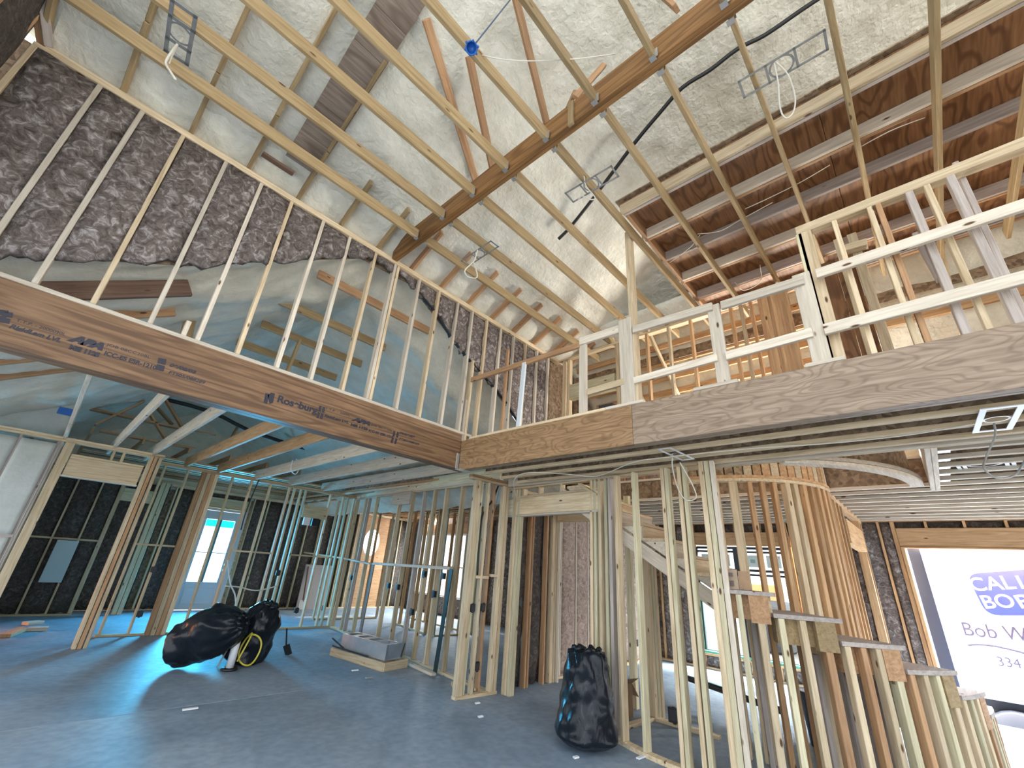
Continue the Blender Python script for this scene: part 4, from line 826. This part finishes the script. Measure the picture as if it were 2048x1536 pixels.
# ================================================================== OUTSIDE
TX = 12.7
TR = thing('box_truck', (TX + 1, -1, -1), 'white box truck with a blue sign parked outside the opening', 'truck')
TW = simple('truck_white', (.86, .87, .9), .35); TB = simple('sign_blue', (.025, .045, .22), .4); TDK = simple('truck_dark', (.03, .035, .05), .5); TP = simple('sign_print', (.03, .025, .06), .5); NAVY = simple('navy_post', (.04, .055, .10), .45)
pL = onx(1822, 1110, TX); pB = onx(1906, 1366, TX); zb = pB.z; zt_ = 3.1; yl = pB.y
box('side_panel', TX, TX + 2.3, yl - 5.5, yl, zb, zt_, TW, TR, c=.01)
box('corner_post', TX - .03, TX + .1, yl - .05, yl + .02, zb, zt_, simple('truck_trim', (.6, .62, .66), .4), TR)
box('rail', TX - .02, TX + 2.2, yl - 5.5, yl - .02, zb - .16, zb, simple('truck_rail', (.16, .18, .26), .5), TR)
box('chassis', TX + .3, TX + 1.9, yl - 5.4, yl - .2, zb - .36, zb - .16, TDK, TR)
for yy in (yl - .72, yl - 4.2):
    for xx in (TX + .12, TX + 1.9): lathe('wheel', [(0, -.13), (.2, -.13), (.24, -.1), (.42, -.13), (.46, -.08), (.46, .08), (.42, .13), (.24, .1), (0, .1)], TDK, (xx, yy, -.54), TR, 22, (1, 0, 0))
box('bumper', TX + .1, TX + 2.1, yl - .1, yl + .08, zb - .5, zb - .34, TDK, TR)
tag(box('navy_post', 10.60, 10.68, .19, .36, -1.0, 2.75, NAVY, None), 'dark navy post standing upright outside the opening left of the truck', 'post')
SX = TX - .004
def tp(u, v, off=0): return onx(u, v, SX - off)
corner = [tp(1932, 1148), tp(2120, 1134), tp(2150, 1231), tp(1974, 1231)]
def rounded(c, r=.18, n=5):
    out = []; m = len(c)
    for i in range(m):
        a, b, d = c[i - 1], c[i], c[(i + 1) % m]; u = (a - b).normalized() * r; w_ = (d - b).normalized() * r
        for k in range(n + 1): t = k / n; out.append((b + u) * (1 - t) ** 2 + b * 2 * t * (1 - t) + (b + w_) * t * t)
    return out
SG = prism('sign', rounded(corner), (-1, 0, 0), .006, TB, TR)
ydir = (0, -1, 0)
def sign(txt, u, v, u2, v2, h_px, mat, bold=0.0, shear=0.0):
    p, q = tp(u, v, .008), tp(u2, v2, .008); top = tp(u, v - h_px, .008); h = top.z - p.z; d = q - p
    o = letters('lettering', txt, p, (0, d.y, d.z), (-1, 0, 0), h, mat, SG if mat is SWH else TR, 1.0, shear, bold); w_ = max(v_.co.x for v_ in o.data.vertices); o.data.transform(Matrix.Diagonal((d.length / w_, 1, 1, 1))); return o
SWH = simple('sign_white', (.9, .9, .9), .5)
sign('CAL', 1945, 1182, 2034, 1177, 26, SWH, .004); sign('L', 2040, 1177, 2066, 1176, 26, SWH, .004); sign('BO', 1969, 1217, 2034, 1214, 26, SWH, .004); sign('B', 2040, 1217, 2072, 1213, 26, SWH, .004)
sign('Bob W', 1927, 1270, 2061, 1284, 27, TP); sign('334', 1996, 1331, 2045, 1337, 19, TP)
tube('swoosh', [tp(1935, 1290), tp(1960, 1289), tp(2000, 1294), tp(2060, 1309)], .016, TP, TR, 6)
box('plate', SX - .006, SX, tp(1947, 1356).y, tp(1919, 1350).y, tp(1933, 1357).z, tp(1933, 1350).z, simple('truck_plate', (.5, .5, .5), .5), TR, c=0)
for i, (x_, lab) in enumerate(((10.95, 'near pale concrete curb on the ground outside the opening'), (11.55, 'middle pale concrete curb on the ground outside the opening'), (12.15, 'far pale concrete curb on the ground under the truck'))):
    tag(box('curb', x_, x_ + .16, -4.5, .1 - .15 * i, -1.0, -.86, simple('curb_concrete' + 'abc'[i], (.6, .6, .6), .8), None, c=.02), lab, 'curb'); box('curb_shade', x_ + .2, x_ + .42, -4.5, .2, -1.0, -.985, simple('painted_shade' + 'abc'[i], (.10, .09, .085), .9), g, c=0)  # the dark strips paint grey shadows beside the curbs onto the ground
ex = thing('excavator', (24, 8.2, -1), 'small orange excavator far off seen through the dark framed window', 'excavator')
ORG = simple('orange_paint', (.7, .26, .03), .5)
p = onx(1532, 1186, 24)
box('body', 23.6, 25, p.y - .5, p.y + .5, p.z - .3, p.z + .35, ORG, ex, c=.03); box('track', 23.5, 25.2, p.y - .7, p.y + .7, -1, p.z - .32, TDK, ex, c=.1); bar('boom', (24, p.y + .5, p.z + .1), (24, p.y + 1.5, p.z + .5), .2, .25, ORG, ex); bar('boom', (24, p.y + 1.5, p.z + .5), (24, p.y + 2.0, p.z - .6), .15, .2, ORG, ex)

# ================================================================== THINGS ON THE FLOOR
def bag(label, base, axis, H, rmax, squash=1.0, neck=.35, seed=0.0, flop=.0):
    """a filled plastic sack: rings along a leaning axis with pleats gathered towards its neck"""
    t = thing('trash_bag', base, label, 'trash bag', 'black trash bags')
    ax = Vector(axis).normalized(); s = ax.orthogonal().normalized(); b = ax.cross(s); B = Vector(base)
    nu, nv = 56, 40; vs_, fs = [], []
    for j in range(nv + 1):
        t_ = j / nv
        r = rmax * (min(1, (t_ / .13)) ** .45 if t_ < .13 else 1.0) * (1 + .10 * math.sin(t_ * 5.2 + seed))
        if t_ > .62: k = (t_ - .62) / .38; r *= 1 - (1 - neck) * k ** 1.6
        if j == nv: r *= .6
        for i in range(nu):
            a = 2 * math.pi * i / nu; q = Vector((math.cos(a), math.sin(a), t_ * 2.2))
            pl = .035 * max(0, t_ - .45) * 2 * math.sin(a * 9 + 2.5 * nz(q, 1.5, seed) * 3) + .018 * abs(nz(q, 3, seed + 5)) * 3
            rr = r * (1 + .16 * nz(q, 1.2, seed) + .11 * nz(q, 2.6, seed + 3)) + pl * rmax * 1.6 - .02
            p = B + ax * (H * t_ + .03 * nz(q, 2, seed) * t_) + (s * math.cos(a) + b * math.sin(a)) * rr
            if p.z < .004: p.z = .004 + .002 * nz(q, 3, 1)
            vs_.append(p - B)
    for j in range(nv):
        for i in range(nu): fs.append((j * nu + i, j * nu + (i + 1) % nu, (j + 1) * nu + (i + 1) % nu, (j + 1) * nu + i))
    fs.append(tuple(range(nu - 1, -1, -1))); fs.append(tuple(nv * nu + i for i in range(nu)))
    obj('sack', mesh('sack', vs_, fs, True), BAG, Matrix.Translation(B), t)
    # gathered folds round the mouth
    for k in range(7):
        a = 2 * math.pi * k / 7 + seed; o = (s * math.cos(a) + b * math.sin(a)); c_ = B + ax * H * .97
        r0 = rmax * neck * .55
        tube('fold', [c_ + o * r0 * .7 - ax * .06, c_ + o * r0 * 1.15 + ax * .02, c_ + o * r0 * 1.35 + ax * (.035 + .02 * nz(o, 3, seed)), c_ + o * r0 * 1.0 + ax * .0 + o.cross(ax) * .05], rmax * .10, BAG, t, 6, False, 3)
    return t
bag('black trash bag standing alone in front of the stair wall', (4.52, 3.01, 0.0), (0.01, -0.01, 1), .86, .295, neck=.66, seed=1.3)
HR = Vector((CR.x, CR.y, 0)).normalized()
bag('black trash bag slumped sideways, the left one of the leaning pair', (1.98, 8.45, .215), HR * .84 + Vector((0, 0, .36)) + Vector((-.05, -.1, 0)), 1.10, .33, neck=.4, seed=4.1)
bag('black trash bag leaning right with a two-eared top, behind the white tube', (2.88, 8.30, .0), HR * .34 + Vector((0, 0, .95)), .86, .34, neck=.42, seed=7.7)
for a_, b_ in ((((523, 1212), (516, 1208))), (((552, 1215), (563, 1206)))): pass
tb = thing('tube', (2.62, 7.80, 0), 'white plastic tube standing on a round black foot in front of the leaning bags', 'tube')
lathe('foot', [(0, 0), (.10, 0), (.115, .015), (.10, .035), (0, .035)], BLACK, (2.62, 7.80, .001), tb); lathe('pipe', [(0, 0), (.052, 0), (.052, .38), (0, .38)], WHITE, (2.62, 7.80, .035), tb); lathe('cap', [(0, 0), (.045, 0), (.045, .09), (.03, .1), (0, .1)], simple('grey_cap', (.25, .26, .27), .4), (2.62, 7.80, .415), tb)
n_ = Vector((CF.x, CF.y, 0)).normalized(); cc = Vector((2.84, 7.82, .235))
tag(tube('hose', [cc + (HR * math.cos(a) * .15 + Vector((0, 0, 1)) * math.sin(a) * .20) + n_ * .02 * math.sin(3 * a) for a in [2.2 - k * .42 for k in range(17)]] + [Vector((2.70, 7.80, .10))], .013, YEL), 'yellow hose coiled behind the white tube and hanging over the bag', 'hose')
hb = thing('hand_shovel', (3.70, 8.52, 0), 'small black shovel standing by the right side of the leaning bags', 'shovel')
bar('handle', (3.60, 8.52, .40), (3.66, 8.52, .14), .022, .022, BLACK, hb, up=(0, 1, 0)); bar('blade', (3.66, 8.52, .15), (3.73, 8.49, .003), .11, .02, BLACK, hb, up=n_)
tag(bar('stick', (2.52, 8.0, .01), (2.63, 8.05, .30), .02, .02, GREY, None), 'thin grey stick beside the white tube', 'stick')

# tray with sheet-metal duct on it
c0, c1, c2_ = Vector((4.33, 8.20, 0)), Vector((4.47, 6.72, 0)), Vector((4.98, 6.82, 0)); c3 = c0 + (c2_ - c1)
ty = thing('wooden_tray', (c0 + c2_) / 2, 'low pale wooden frame lying on the slab under the metal duct', 'tray')
for a, b in ((c0, c1), (c1, c2_), (c2_, c3), (c3, c0)): bar('side', a + Vector((0, 0, .06)), b + Vector((0, 0, .06)), .038, .118, PINE, ty)
prism('bottom', [c0 + Vector((0, 0, .10)), c1 + Vector((0, 0, .10)), c2_ + Vector((0, 0, .10)), c3 + Vector((0, 0, .10))], (0, 0, 1), .012, OSB, ty)
ld = (c1 - c0).normalized(); wd = (c2_ - c1).normalized(); du = thing('metal_duct', (c0 + c2_) / 2 + Vector((0, 0, .12)), 'grey sheet-metal duct section with square openings lying on the wooden frame', 'duct')
O = c0 + ld * .12 + wd * .10 + Vector((0, 0, .118)); Ln, Wn, Hn = 1.26, .34, .22
def dp(l, w_, z): return O + ld * l + wd * w_ + Vector((0, 0, z))
bar('side_sheet', dp(0, 0, Hn / 2), dp(Ln, 0, Hn / 2), .006, Hn, GALV, du, c=0); bar('side_sheet', dp(0, Wn, Hn / 2), dp(Ln, Wn, Hn / 2), .006, Hn, GALV, du, c=0); bar('bottom_sheet', dp(0, Wn / 2, .003), dp(Ln, Wn / 2, .003), Wn, .006, GALV, du, c=0); bar('end_sheet', dp(.003, 0, Hn / 2), dp(.003, Wn, Hn / 2), .006, Hn, GALV, du, c=0)
for l in (.02, .26, .33, .57, .64, .88, .95, 1.24): bar('top_strip', dp(l, 0, Hn), dp(l, Wn, Hn), .05, .006, GALV, du, c=0)
for w_ in (.02, Wn - .02): bar('top_rail', dp(0, w_, Hn + .001), dp(Ln, w_, Hn + .001), .05, .006, GALV, du, c=0)
for l in (.30, .61, .92): bar('divider', dp(l, .01, Hn / 2), dp(l, Wn - .01, Hn / 2), .006, Hn - .02, GALV, du, c=0)
bar('flange', dp(-.1, -.10, .03), dp(.9, -.07, .015), .03, .02, DKFRAME, du); bar('flange', dp(-.2, -.07, .13), dp(.25, -.08, .02), .03, .015, DKFRAME, du); bar('flange', dp(Ln + .02, Wn, .02), dp(Ln + .03, Wn + .04, .22), .03, .012, DKFRAME, du)
fm = glass_mat('clear_film', (.80, .85, .88))
def wrap(s, t): q = dp(-.16 + .4 * s, .0 + Wn * t, Hn * (.4 + .7 * math.sin(math.pi * t) * math.sin(math.pi * min(1, s + .25)))); return q + Vector((.03, .03, .05)) * nz(q, 9, 2)
tag(sheet('plastic_film', wrap, 14, 12, fm), 'crumpled clear plastic film over the far end of the metal duct', 'plastic film')
def wrap2(s, t): q = dp(Ln + .02 + .02 * s, -.02 + (Wn + .06) * t, .02 + .22 * s); return q + Vector((.04, .04, .03)) * nz(q, 8, 4)
tag(sheet('plastic_film', wrap2, 8, 12, fm), 'crumpled clear plastic film hanging off the near end of the metal duct', 'plastic film')
for i, ((u0, v0), (u1, v1), lab) in enumerate((((8, 1272), (48, 1257), 'short board end glowing orange at the left edge of the slab'), ((52, 1258), (96, 1257), 'short pale board lying level at the far left of the slab'), ((50, 1247), (82, 1244), 'thin board scrap farthest back at the left of the slab'))):
    a, b = onz(u0, v0, .03), onz(u1, v1, .03); tag(bar('board', a, b, .16, .055, PINER if i == 0 else PINEW, None), lab, 'board')
for (u, v), w_, lab, m in (((380, 1420), .07, 'white scrap lying on the slab in front of the leaning bags', WHITE), ((710, 1342), .05, 'pale scrap on the slab before the wooden frame', WHITE), ((738, 1357), .05, 'grey metal scrap on the slab near the wooden frame', STEEL), ((955, 1408), .03, 'white crumb on the slab below the corner stub wall', WHITE), ((961, 1435), .03, 'white crumb on the open slab between the corner wall and the standing bag', WHITE), ((1152, 1517), .025, 'white crumb at the foot of the standing trash bag', WHITE), ((1285, 1516), .08, 'crumpled plastic scrap beside the stair wall sole plate', WHITE)):
    p = onz(u, v); tag(bar('scrap', p + Vector((-w_, .01, .008)), p + Vector((w_, -.01, .012)), .04, .014, m, None, c=.003), lab, 'scrap')
cb = thing('cardboard_box', (5.78, 3.42, 0), 'open brown cardboard box on the slab behind the standing trash bag', 'box')
q0 = Vector((5.66, 3.30, 0)); e1, e2 = Vector((.27, -.05, 0)), Vector((.10, .30, 0)); up_ = Vector((0, 0, .36))
for a, b in ((q0, q0 + e1), (q0 + e1, q0 + e1 + e2), (q0 + e1 + e2, q0 + e2), (q0 + e2, q0)): bar('wall', a + up_ / 2, b + up_ / 2, .006, .36, CARD, cb, c=0)
prism('bottom', [q0, q0 + e1, q0 + e1 + e2, q0 + e2], (0, 0, 1), .006, CARD, cb)
prism('flap', [q0 + e1 + up_, q0 + e1 + e2 + up_, q0 + e1 + e2 + up_ * .55 + Vector((.12, -.03, 0)), q0 + e1 + up_ * .55 + Vector((.12, -.03, 0))], (1, 0, 0), .005, CARDW, cb); prism('flap', [q0 + up_, q0 + e1 + up_, q0 + e1 + up_ * 1.2 - Vector((0, .1, 0)), q0 + up_ * 1.2 - Vector((0, .1, 0))], (0, -1, 0), .005, CARD, cb)
box('label', 5.70, 5.78, 3.288, 3.29, .06, .15, WHITE, cb, c=0)
# cardboard on the upper steps
def carton(label, u0, v0, u1, v1, dep, m):
    a0_, z0_ = cyl(u0, v1, SCN, RO - .12); a1_, _ = cyl(u1, v1, SCN, RO - .12); _, z1_ = cyl(u0, v0, SCN, RO - .12)
    t = thing('carton', (*cp((a0_ + a1_) / 2, RO - .3), z0_), label, 'carton')
    arc('body', RO - .12 - dep, RO - .12, z0_, z1_, a0_, a1_, 2, m, t); return t, a0_, a1_, z0_, z1_
t, a0_, a1_, z0_, z1_ = carton('brown carton with dark print on the highest curved step', 1436, 1137, 1478, 1176, .3, CARDW)
x0_, y0_ = cp(a0_ + .02, RO - .11); x1_, y1_ = cp(a1_ - .02, RO - .11)
dd = Vector((x1_ - x0_, y1_ - y0_, 0)); nn = Vector((dd.y, -dd.x, 0)).normalized(); nn = -nn if nn.dot(Vector((x0_ - SCN[0], y0_ - SCN[1], 0))) < 0 else nn
for k, h_ in ((0, .035), (1, .05)): bar('print', Vector((x0_, y0_, z1_ - .05 - .08 * k)) + nn * .012, Vector((x1_, y1_, z1_ - .05 - .08 * k)) + nn * .012, .004, h_, simple('carton_print', (.16, .12, .11), .7), t, c=0)
carton('plain brown carton beside the printed carton on the curved steps', 1480, 1142, 1502, 1178, .34, CARD)

# back room things
tag(box('plasterboard', ony(592, 1210, 14.9).x, ony(652, 1210, 14.9).x, 14.86, 14.9, 0.0, ony(620, 1129, 14.9).z, simple('grey_board', (.40, .35, .33), .7), None), 'grey wallboard sheet standing against the far wall behind a shovel', 'wallboard')
sh = thing('shovel', (6.3, 14.6, 0), 'long handled shovel leaning on the grey wallboard', 'shovel'); p = ony(606, 1204, 14.75); q = ony(617, 1133, 14.83); bar('handle', p, q, .04, .04, DARKW, sh); bar('blade', (p.x - .02, 14.68, .02), (p.x, 14.75, p.z + .05), .24, .02, STEEL, sh, up=(0, 1, .2))
tag(box('foam_sheet', .52, .88, 14.22, 14.26, .66, 1.52, simple('pale_cyan_sheet', (.30, .43, .45), .35), None), 'pale blue-grey sheet fixed between the studs of the dark room', 'sheet')
pr = [onz(1355, 1352, .28), onz(1430, 1371, .28), onz(1570, 1428, .28)]
for k, lab in ((0, 'near black pipe laid across the back room behind the stair'), (1, 'far black pipe laid across the back room behind the stair')):
    of = Vector((.22 * k, .1 * k, 0)); t = thing('pipe', pr[1] + of - Vector((0, 0, .28)), lab, 'pipe'); tube('rod', [pr[0] + of, pr[2] + of], .022, BLACK, t)
    for s in (.06, .94): p = pr[0].lerp(pr[2], s) + of; bar('leg', (p.x, p.y, 0), (p.x, p.y, .27), .03, .03, BLACK, t, up=(0, 1, 0))
p = onz(1522, 1475); p.y -= .6; lathe_t = thing('bin', (p.x + .3, p.y, 0), 'dark bin behind the stud supports of the stair', 'bin'); lathe('body', [(0, 0), (.16, 0), (.2, .5), (.21, .52), (.18, .52), (.15, .05), (0, .04)], TDK, (p.x + .3, p.y, 0), lathe_t)

# ================================================================== OVERHEAD FITTINGS
def bracket(label, q, z, m, hole=.32, th=.006, wide=.018, cups=True):
    P = [onz(u, v, z) for u, v in q]; c = sum(P, Vector()) / 4
    e1 = ((P[1] - P[0]) + (P[2] - P[3])) / 2; e2 = ((P[3] - P[0]) + (P[2] - P[1])) / 2; L, Wd = e1.length, e2.length; a = e1.normalized(); b = Vector((-a.y, a.x, 0)) if Vector((-a.y, a.x, 0)).dot(e2) > 0 else Vector((a.y, -a.x, 0))
    t = thing('light_bracket', c, label, 'light bracket', None)
    for s in (-1, 1):
        bar('long_rail', c - a * L / 2 + b * s * (Wd / 2 - wide / 2), c + a * L / 2 + b * s * (Wd / 2 - wide / 2), wide, th, m, t, c=0)
        bar('end_strip', c + a * s * (L / 2 - wide / 2) - b * Wd / 2, c + a * s * (L / 2 - wide / 2) + b * Wd / 2, wide, th, m, t, c=0)
        ro = min(L, Wd) * (.5 if L > 1.6 * Wd else .34); d_ = ro + wide * .5
        if d_ < L / 2 - wide: bar('cross_strip', c + a * s * d_ - b * Wd / 2, c + a * s * d_ + b * Wd / 2, wide, th, m, t, c=0)
    ro = min(L, Wd) * (.5 if L > 1.6 * Wd else .34); n = 24; vs_, fs = [], []
    for k in range(n):
        g_ = 2 * math.pi * k / n
        for r in (ro * .82, ro * 1.0):
            vs_.append(Vector((math.cos(g_) * r, math.sin(g_) * r, .003))); 
    for k in range(n): fs.append((2 * k, 2 * k + 1, 2 * ((k + 1) % n) + 1, 2 * ((k + 1) % n)))
    obj('ring', mesh('ring', vs_, fs), m, Matrix.Translation(c), t)
    return t, c
ZB = JZ - .008
bracket('grey metal light bracket below the two joists nearest the left wall', [(340, 0), (327, 102), (377, 133), (397, 28)], ZB, PLATE, wide=.03)
bracket('largest grey metal light bracket, below the right-hand joists', [(1474, 163), (1650, 58), (1659, 98), (1488, 198)], ZB, PLATE)
bracket('grey metal light bracket crossing the black hose right of the ridge beam', [(1127, 386), (1224, 331), (1238, 352), (1148, 406)], ZB, PLATE)
bracket('grey metal light bracket farthest back, above the guard rail corner', [(921, 521), (982, 481), (998, 493), (938, 533)], ZB, PLATE)
bracket('bright metal light bracket under the floor joists left of the curved rim', [(1312, 898), (1343, 896), (1388, 917), (1366, 922)], 2.815, PLATEW, wide=.022)
bracket('bright metal light bracket at the right edge under the loft floor', [(1953, 819), (2044, 809), (2032, 857), (1950, 866)], 2.815, PLATEW, wide=.035)
bracket('second bright light bracket set farther back between the loft floor joists', [(1915, 926), (2035, 914), (2028, 932), (1910, 941)], 2.86, PLATEW, wide=.03)
def cable(label, pts, m=CABLE, r=.006, closed=False): return tag(tube('cable', pts, r, m, None, 6, closed, 5), label, 'cable')
Z5 = JZ - .03
cable('white cable loop hanging from the bracket nearest the left wall', [onz(366, 76, Z5 + .1), onz(352, 92, Z5), onz(336, 115, Z5 - .15), onz(332, 128, Z5 - .2), onz(342, 145, Z5 - .3), onz(351, 159, Z5 - .38)], r=.010)
cable('short white cable end beside the bracket nearest the left wall', [onz(366, 78, Z5 + .1), onz(350, 100, Z5), onz(338, 128, Z5 - .15)], r=.006)
cable('white cable loop hanging from the largest bracket', [onz(1548, 126, Z5), onz(1556, 165, Z5 - .12), onz(1560, 215, Z5 - .25), onz(1571, 236, Z5 - .32), onz(1586, 225, Z5 - .28), onz(1590, 195, Z5 - .2), onz(1576, 150, Z5 - .1), onz(1552, 124, Z5)])
cable('white cable loop hanging from the bracket on the black hose', [onz(1168, 352, Z5 + .05), onz(1172, 372, Z5), onz(1190, 395, Z5 - .1), onz(1180, 399, Z5 - .1), onz(1165, 392, Z5 - .05), onz(1156, 400, Z5 - .03)])
cable('white teardrop cable loop below the farthest bracket', [onz(955, 500, Z5), onz(948, 522, Z5 - .15), onz(930, 540, Z5 - .3), onz(935, 553, Z5 - .36), onz(952, 556, Z5 - .38), onz(954, 546, Z5 - .32), onz(947, 525, Z5 - .16)], r=.009)
cable('white cable draped under the left bright bracket', [onz(1345, 915, 2.8), onz(1345, 935, 2.72), onz(1355, 975, 2.55), onz(1372, 1000, 2.42), onz(1392, 995, 2.44), onz(1385, 970, 2.56), onz(1360, 925, 2.76)], r=.007)
cable('long white cable run along the underside of the loft floor beam', [onz(1035, 1003, 2.6), onz(1028, 975, 2.68), onz(1032, 955, 2.76), onz(1060, 945, 2.79), onz(1130, 948, 2.79), onz(1195, 952, 2.79), onz(1265, 925, 2.80), onz(1330, 915, 2.80), onz(1500, 897, 2.80), onz(1640, 888, 2.80), onz(1800, 872, 2.81), onz(1950, 848, 2.81)], r=.006)
cable('grey cable loop hanging from the right edge bracket', [onz(1988, 848, 2.8), onz(1990, 872, 2.74), onz(1972, 915, 2.6), onz(1968, 935, 2.5), onz(1985, 953, 2.44), onz(2010, 956, 2.44), onz(2035, 945, 2.5), onz(2060, 900, 2.6)], CABLEG, .007)
cable('thin white cable strung between the ridge beam and the blue cap', [onz(955, 108, 5.58), onz(1000, 118, 5.5), onz(1060, 122, 5.5), onz(1150, 118, 5.52), onz(1230, 108, 5.56)], r=.005)
for i, q in enumerate((((1490, 418), (1540, 395), (1600, 365), (1660, 330)), ((1395, 468), (1440, 462), (1480, 440), (1545, 405)), ((1340, 525), (1380, 495), (1400, 470)), ((1710, 300), (1780, 262), (1850, 235)), ((1510, 640), (1500, 620), (1480, 612), (1455, 600)), ((1520, 530), (1522, 560), (1505, 575), (1485, 580), (1470, 565)))):
    cable('thin pale cable below the attic deck, ' + ('second bay from the ridge', 'crossing the second right joist', 'lowest of the deck cables at the left', 'at the far right of the deck', 'ending behind the top rail', 'drooping end behind the top rail')[i], [onz(u, v, DZ - .02) for u, v in q], r=.005)
tag(tube('black_hose', [onplane(u, v, (0, 4.75, RZ - .17), (0, RS, 1)) for u, v in ((1645, -8), (1600, 22), (1530, 70), (1475, 98), (1420, 140), (1365, 175), (1320, 225), (1270, 285), (1225, 345), (1180, 405), (1140, 455), (1117, 478))], .024, HOSE, None, 8, False, 4), 'black hose sagging along the foam right of the ridge beam', 'hose')
tag(tube('black_hose', [ony(u, v, 11.6) for u, v in ((163, 767), (280, 787), (417, 822), (492, 858), (560, 882), (639, 905))], .045, HOSE, None, 8, False, 3), 'black hose crossing the vault of the next room below the left beam', 'hose')
bc = thing('blue_cap', onz(943, 96, 5.43), 'round blue plastic cap hanging under a joist beside the ridge', 'cap')
cpt = onz(943, 96, 5.40); dirc = (EYE - cpt).normalized()
lathe('shell', [(.045, 0), (.05, .012), (.05, .06), (.04, .065), (.037, .02), (.0, .015)], BLUE, cpt - dirc * .04, bc, 20, dirc)
for k in range(6): a = 1.05 * k; lathe('clip', [(0, 0), (.010, 0), (.009, .03), (0, .03)], BLUE, cpt + Vector((math.cos(a) * .055, math.sin(a) * .055, .0)), bc, 6, dirc)
cable('dark blue wire rising from the blue cap', [onz(950, 88, 5.45), onplane(1020, 0, (0, 4.75, RZ - .3), (0, RS, 1))], simple('blue_wire', (.05, .09, .16), .5), .006)
p = ony(131, 822, 10.2); tag(box('outlet_box', p.x - .09, p.x + .09, 10.2, 10.28, p.z - .055, p.z + .055, BLUE, None), 'blue plastic box on the foam above the left opening', 'box')
p = ony(610, 1042, 11.1)
for k, (dx, m, lab) in enumerate(((-.02, WHITE, 'pale box fixed under the header of the back wall'), (.19, BLACK, 'black box fixed beside the pale box under the header of the back wall'))): tag(box('outlet_box', p.x + 1.05 * 0 + dx, p.x + dx + .16, 11.12, 11.19, p.z - .09, p.z + .09, m, None), lab, 'box')
# outlet boxes on the studs
def outlet(pos, n, lab, s=.047):
    n = Vector(n).normalized(); t = thing('outlet_box', pos, lab, 'outlet box', 'black outlet boxes on the studs'); side = Vector((-n.y, n.x, 0))
    p = Vector(pos)
    bar('body', p - n * .03 - side * s, p - n * .03 + side * s, .05, s * 2.1, BLACK, t, c=.003)
    for sg in (-1, 1): bar('ear', p + Vector((0, 0, sg * s * 1.12)) - side * .018, p + Vector((0, 0, sg * s * 1.12)) + side * .018, .008, .018, BLACK, t, c=0)
    bar('opening', p - side * s * .75, p + side * s * .75, .004, s * 1.5, simple('box_inside', (.03, .03, .035), .6) if 'box_inside' not in bpy.data.materials else bpy.data.materials['box_inside'], t, c=0)
for (u, v), lab in (((644.7, 1216), 'black outlet box low on the partition, leftmost'), ((700, 1155), 'black outlet box with a blue cap at chest height on the partition'), ((775, 1171), 'black outlet box in the left of the middle pair on the partition'), ((793, 1174), 'black outlet box in the right of the middle pair on the partition'), ((865, 1188), 'black outlet box on the partition left of the dark strip'), ((846, 1148), 'black outlet box right under the laid board'), ((884, 1152), 'black outlet box at the right end of the laid board'), ((821, 1224), 'black outlet box low between the partition studs')):
    outlet(onpart(u, v, .02), PN, lab)
for (u, v), lab in (((946, 1216), 'black double outlet box on the corner stub wall, left'), ((967, 1215), 'black outlet box on the corner stub wall, right'), ((955, 1333), 'black outlet box low on the corner stub wall')): outlet(ony(u, v, 4.95), (0, -1, 0), lab)
for (u, v), lab in (((557, 1146), 'black switch box on the back wall beside the stud cluster'), ((280, 1228), 'black outlet box low on the back wall left of the thick post'), ((594, 1221), 'black outlet box low on the back wall below the shovel'), ((308, 1139), 'black switch box on the back wall near the thick post')): outlet(ony(u, v, 11.18), (0, -1, 0), lab)
outlet(ony(1041, 1205, 4.88), (0, -1, 0), 'black outlet box on the hall wall behind the doorway'); outlet(onx(1682, 1258, 9.5), (-1, 0, 0), 'black outlet box right of the curved wall'); outlet(onx(1318, 1246, 10.34), (-1, 0, 0), 'black outlet box on the right outer wall beside the window'); outlet(ony(1275, 1286, 4.98), (0, -1, 0), 'black outlet box on the pale glass wool wall')
p = onx(1213, 808, 3.9); tag(box('plastic_block', 3.86, 3.94, p.y - .10, p.y + .08, 3.285, 3.34, BLACK, None), 'black plastic block lying on the loft edge beside the tall rail post', 'block')
p = onz(1350, 1456, .0); outlet((p.x, p.y, .12), (-1, -.3, 0), 'black outlet box with a white mark on the closet sole plate', .07)
# loose cables on the left and centre studs
cable('black cable bundle inside the corner stub wall', [ony(998, 968, 5.02), ony(985, 1000, 5.02), ony(965, 1030, 5.02), ony(958, 1080, 5.02), ony(955, 1150, 5.02)], BLACK, .014)
cable('grey cable inside the corner stub wall', [ony(1000, 968, 5.03), ony(992, 1010, 5.03), ony(975, 1060, 5.03), ony(962, 1150, 5.03), ony(958, 1205, 5.03)], CABLEG, .008)
cable('pale cable drooping across the back wall studs', [ony(450, 1172, 11.15), ony(478, 1174, 11.15), ony(510, 1181, 11.15), ony(540, 1176, 11.15), ony(556, 1170, 11.15)], CABLE, .014)
cable('white cable hanging beside the bright door', [ony(455, 1120, 11.15), ony(460, 1165, 11.15), ony(470, 1190, 11.15), ony(472, 1225, 11.15)], WHITE, .014)
cable('dark cable down the back wall by the bright door', [ony(520, 955, 11.15), ony(505, 990, 11.15), ony(490, 1030, 11.15), ony(482, 1060, 11.15)], BLACK, .012)
cable('white cable loop hanging from the next room joists', [ony(585, 920, 9.0), ony(582, 940, 9.0), ony(592, 948, 9.0), ony(600, 930, 9.0), ony(592, 918, 9.0)], WHITE, .01)
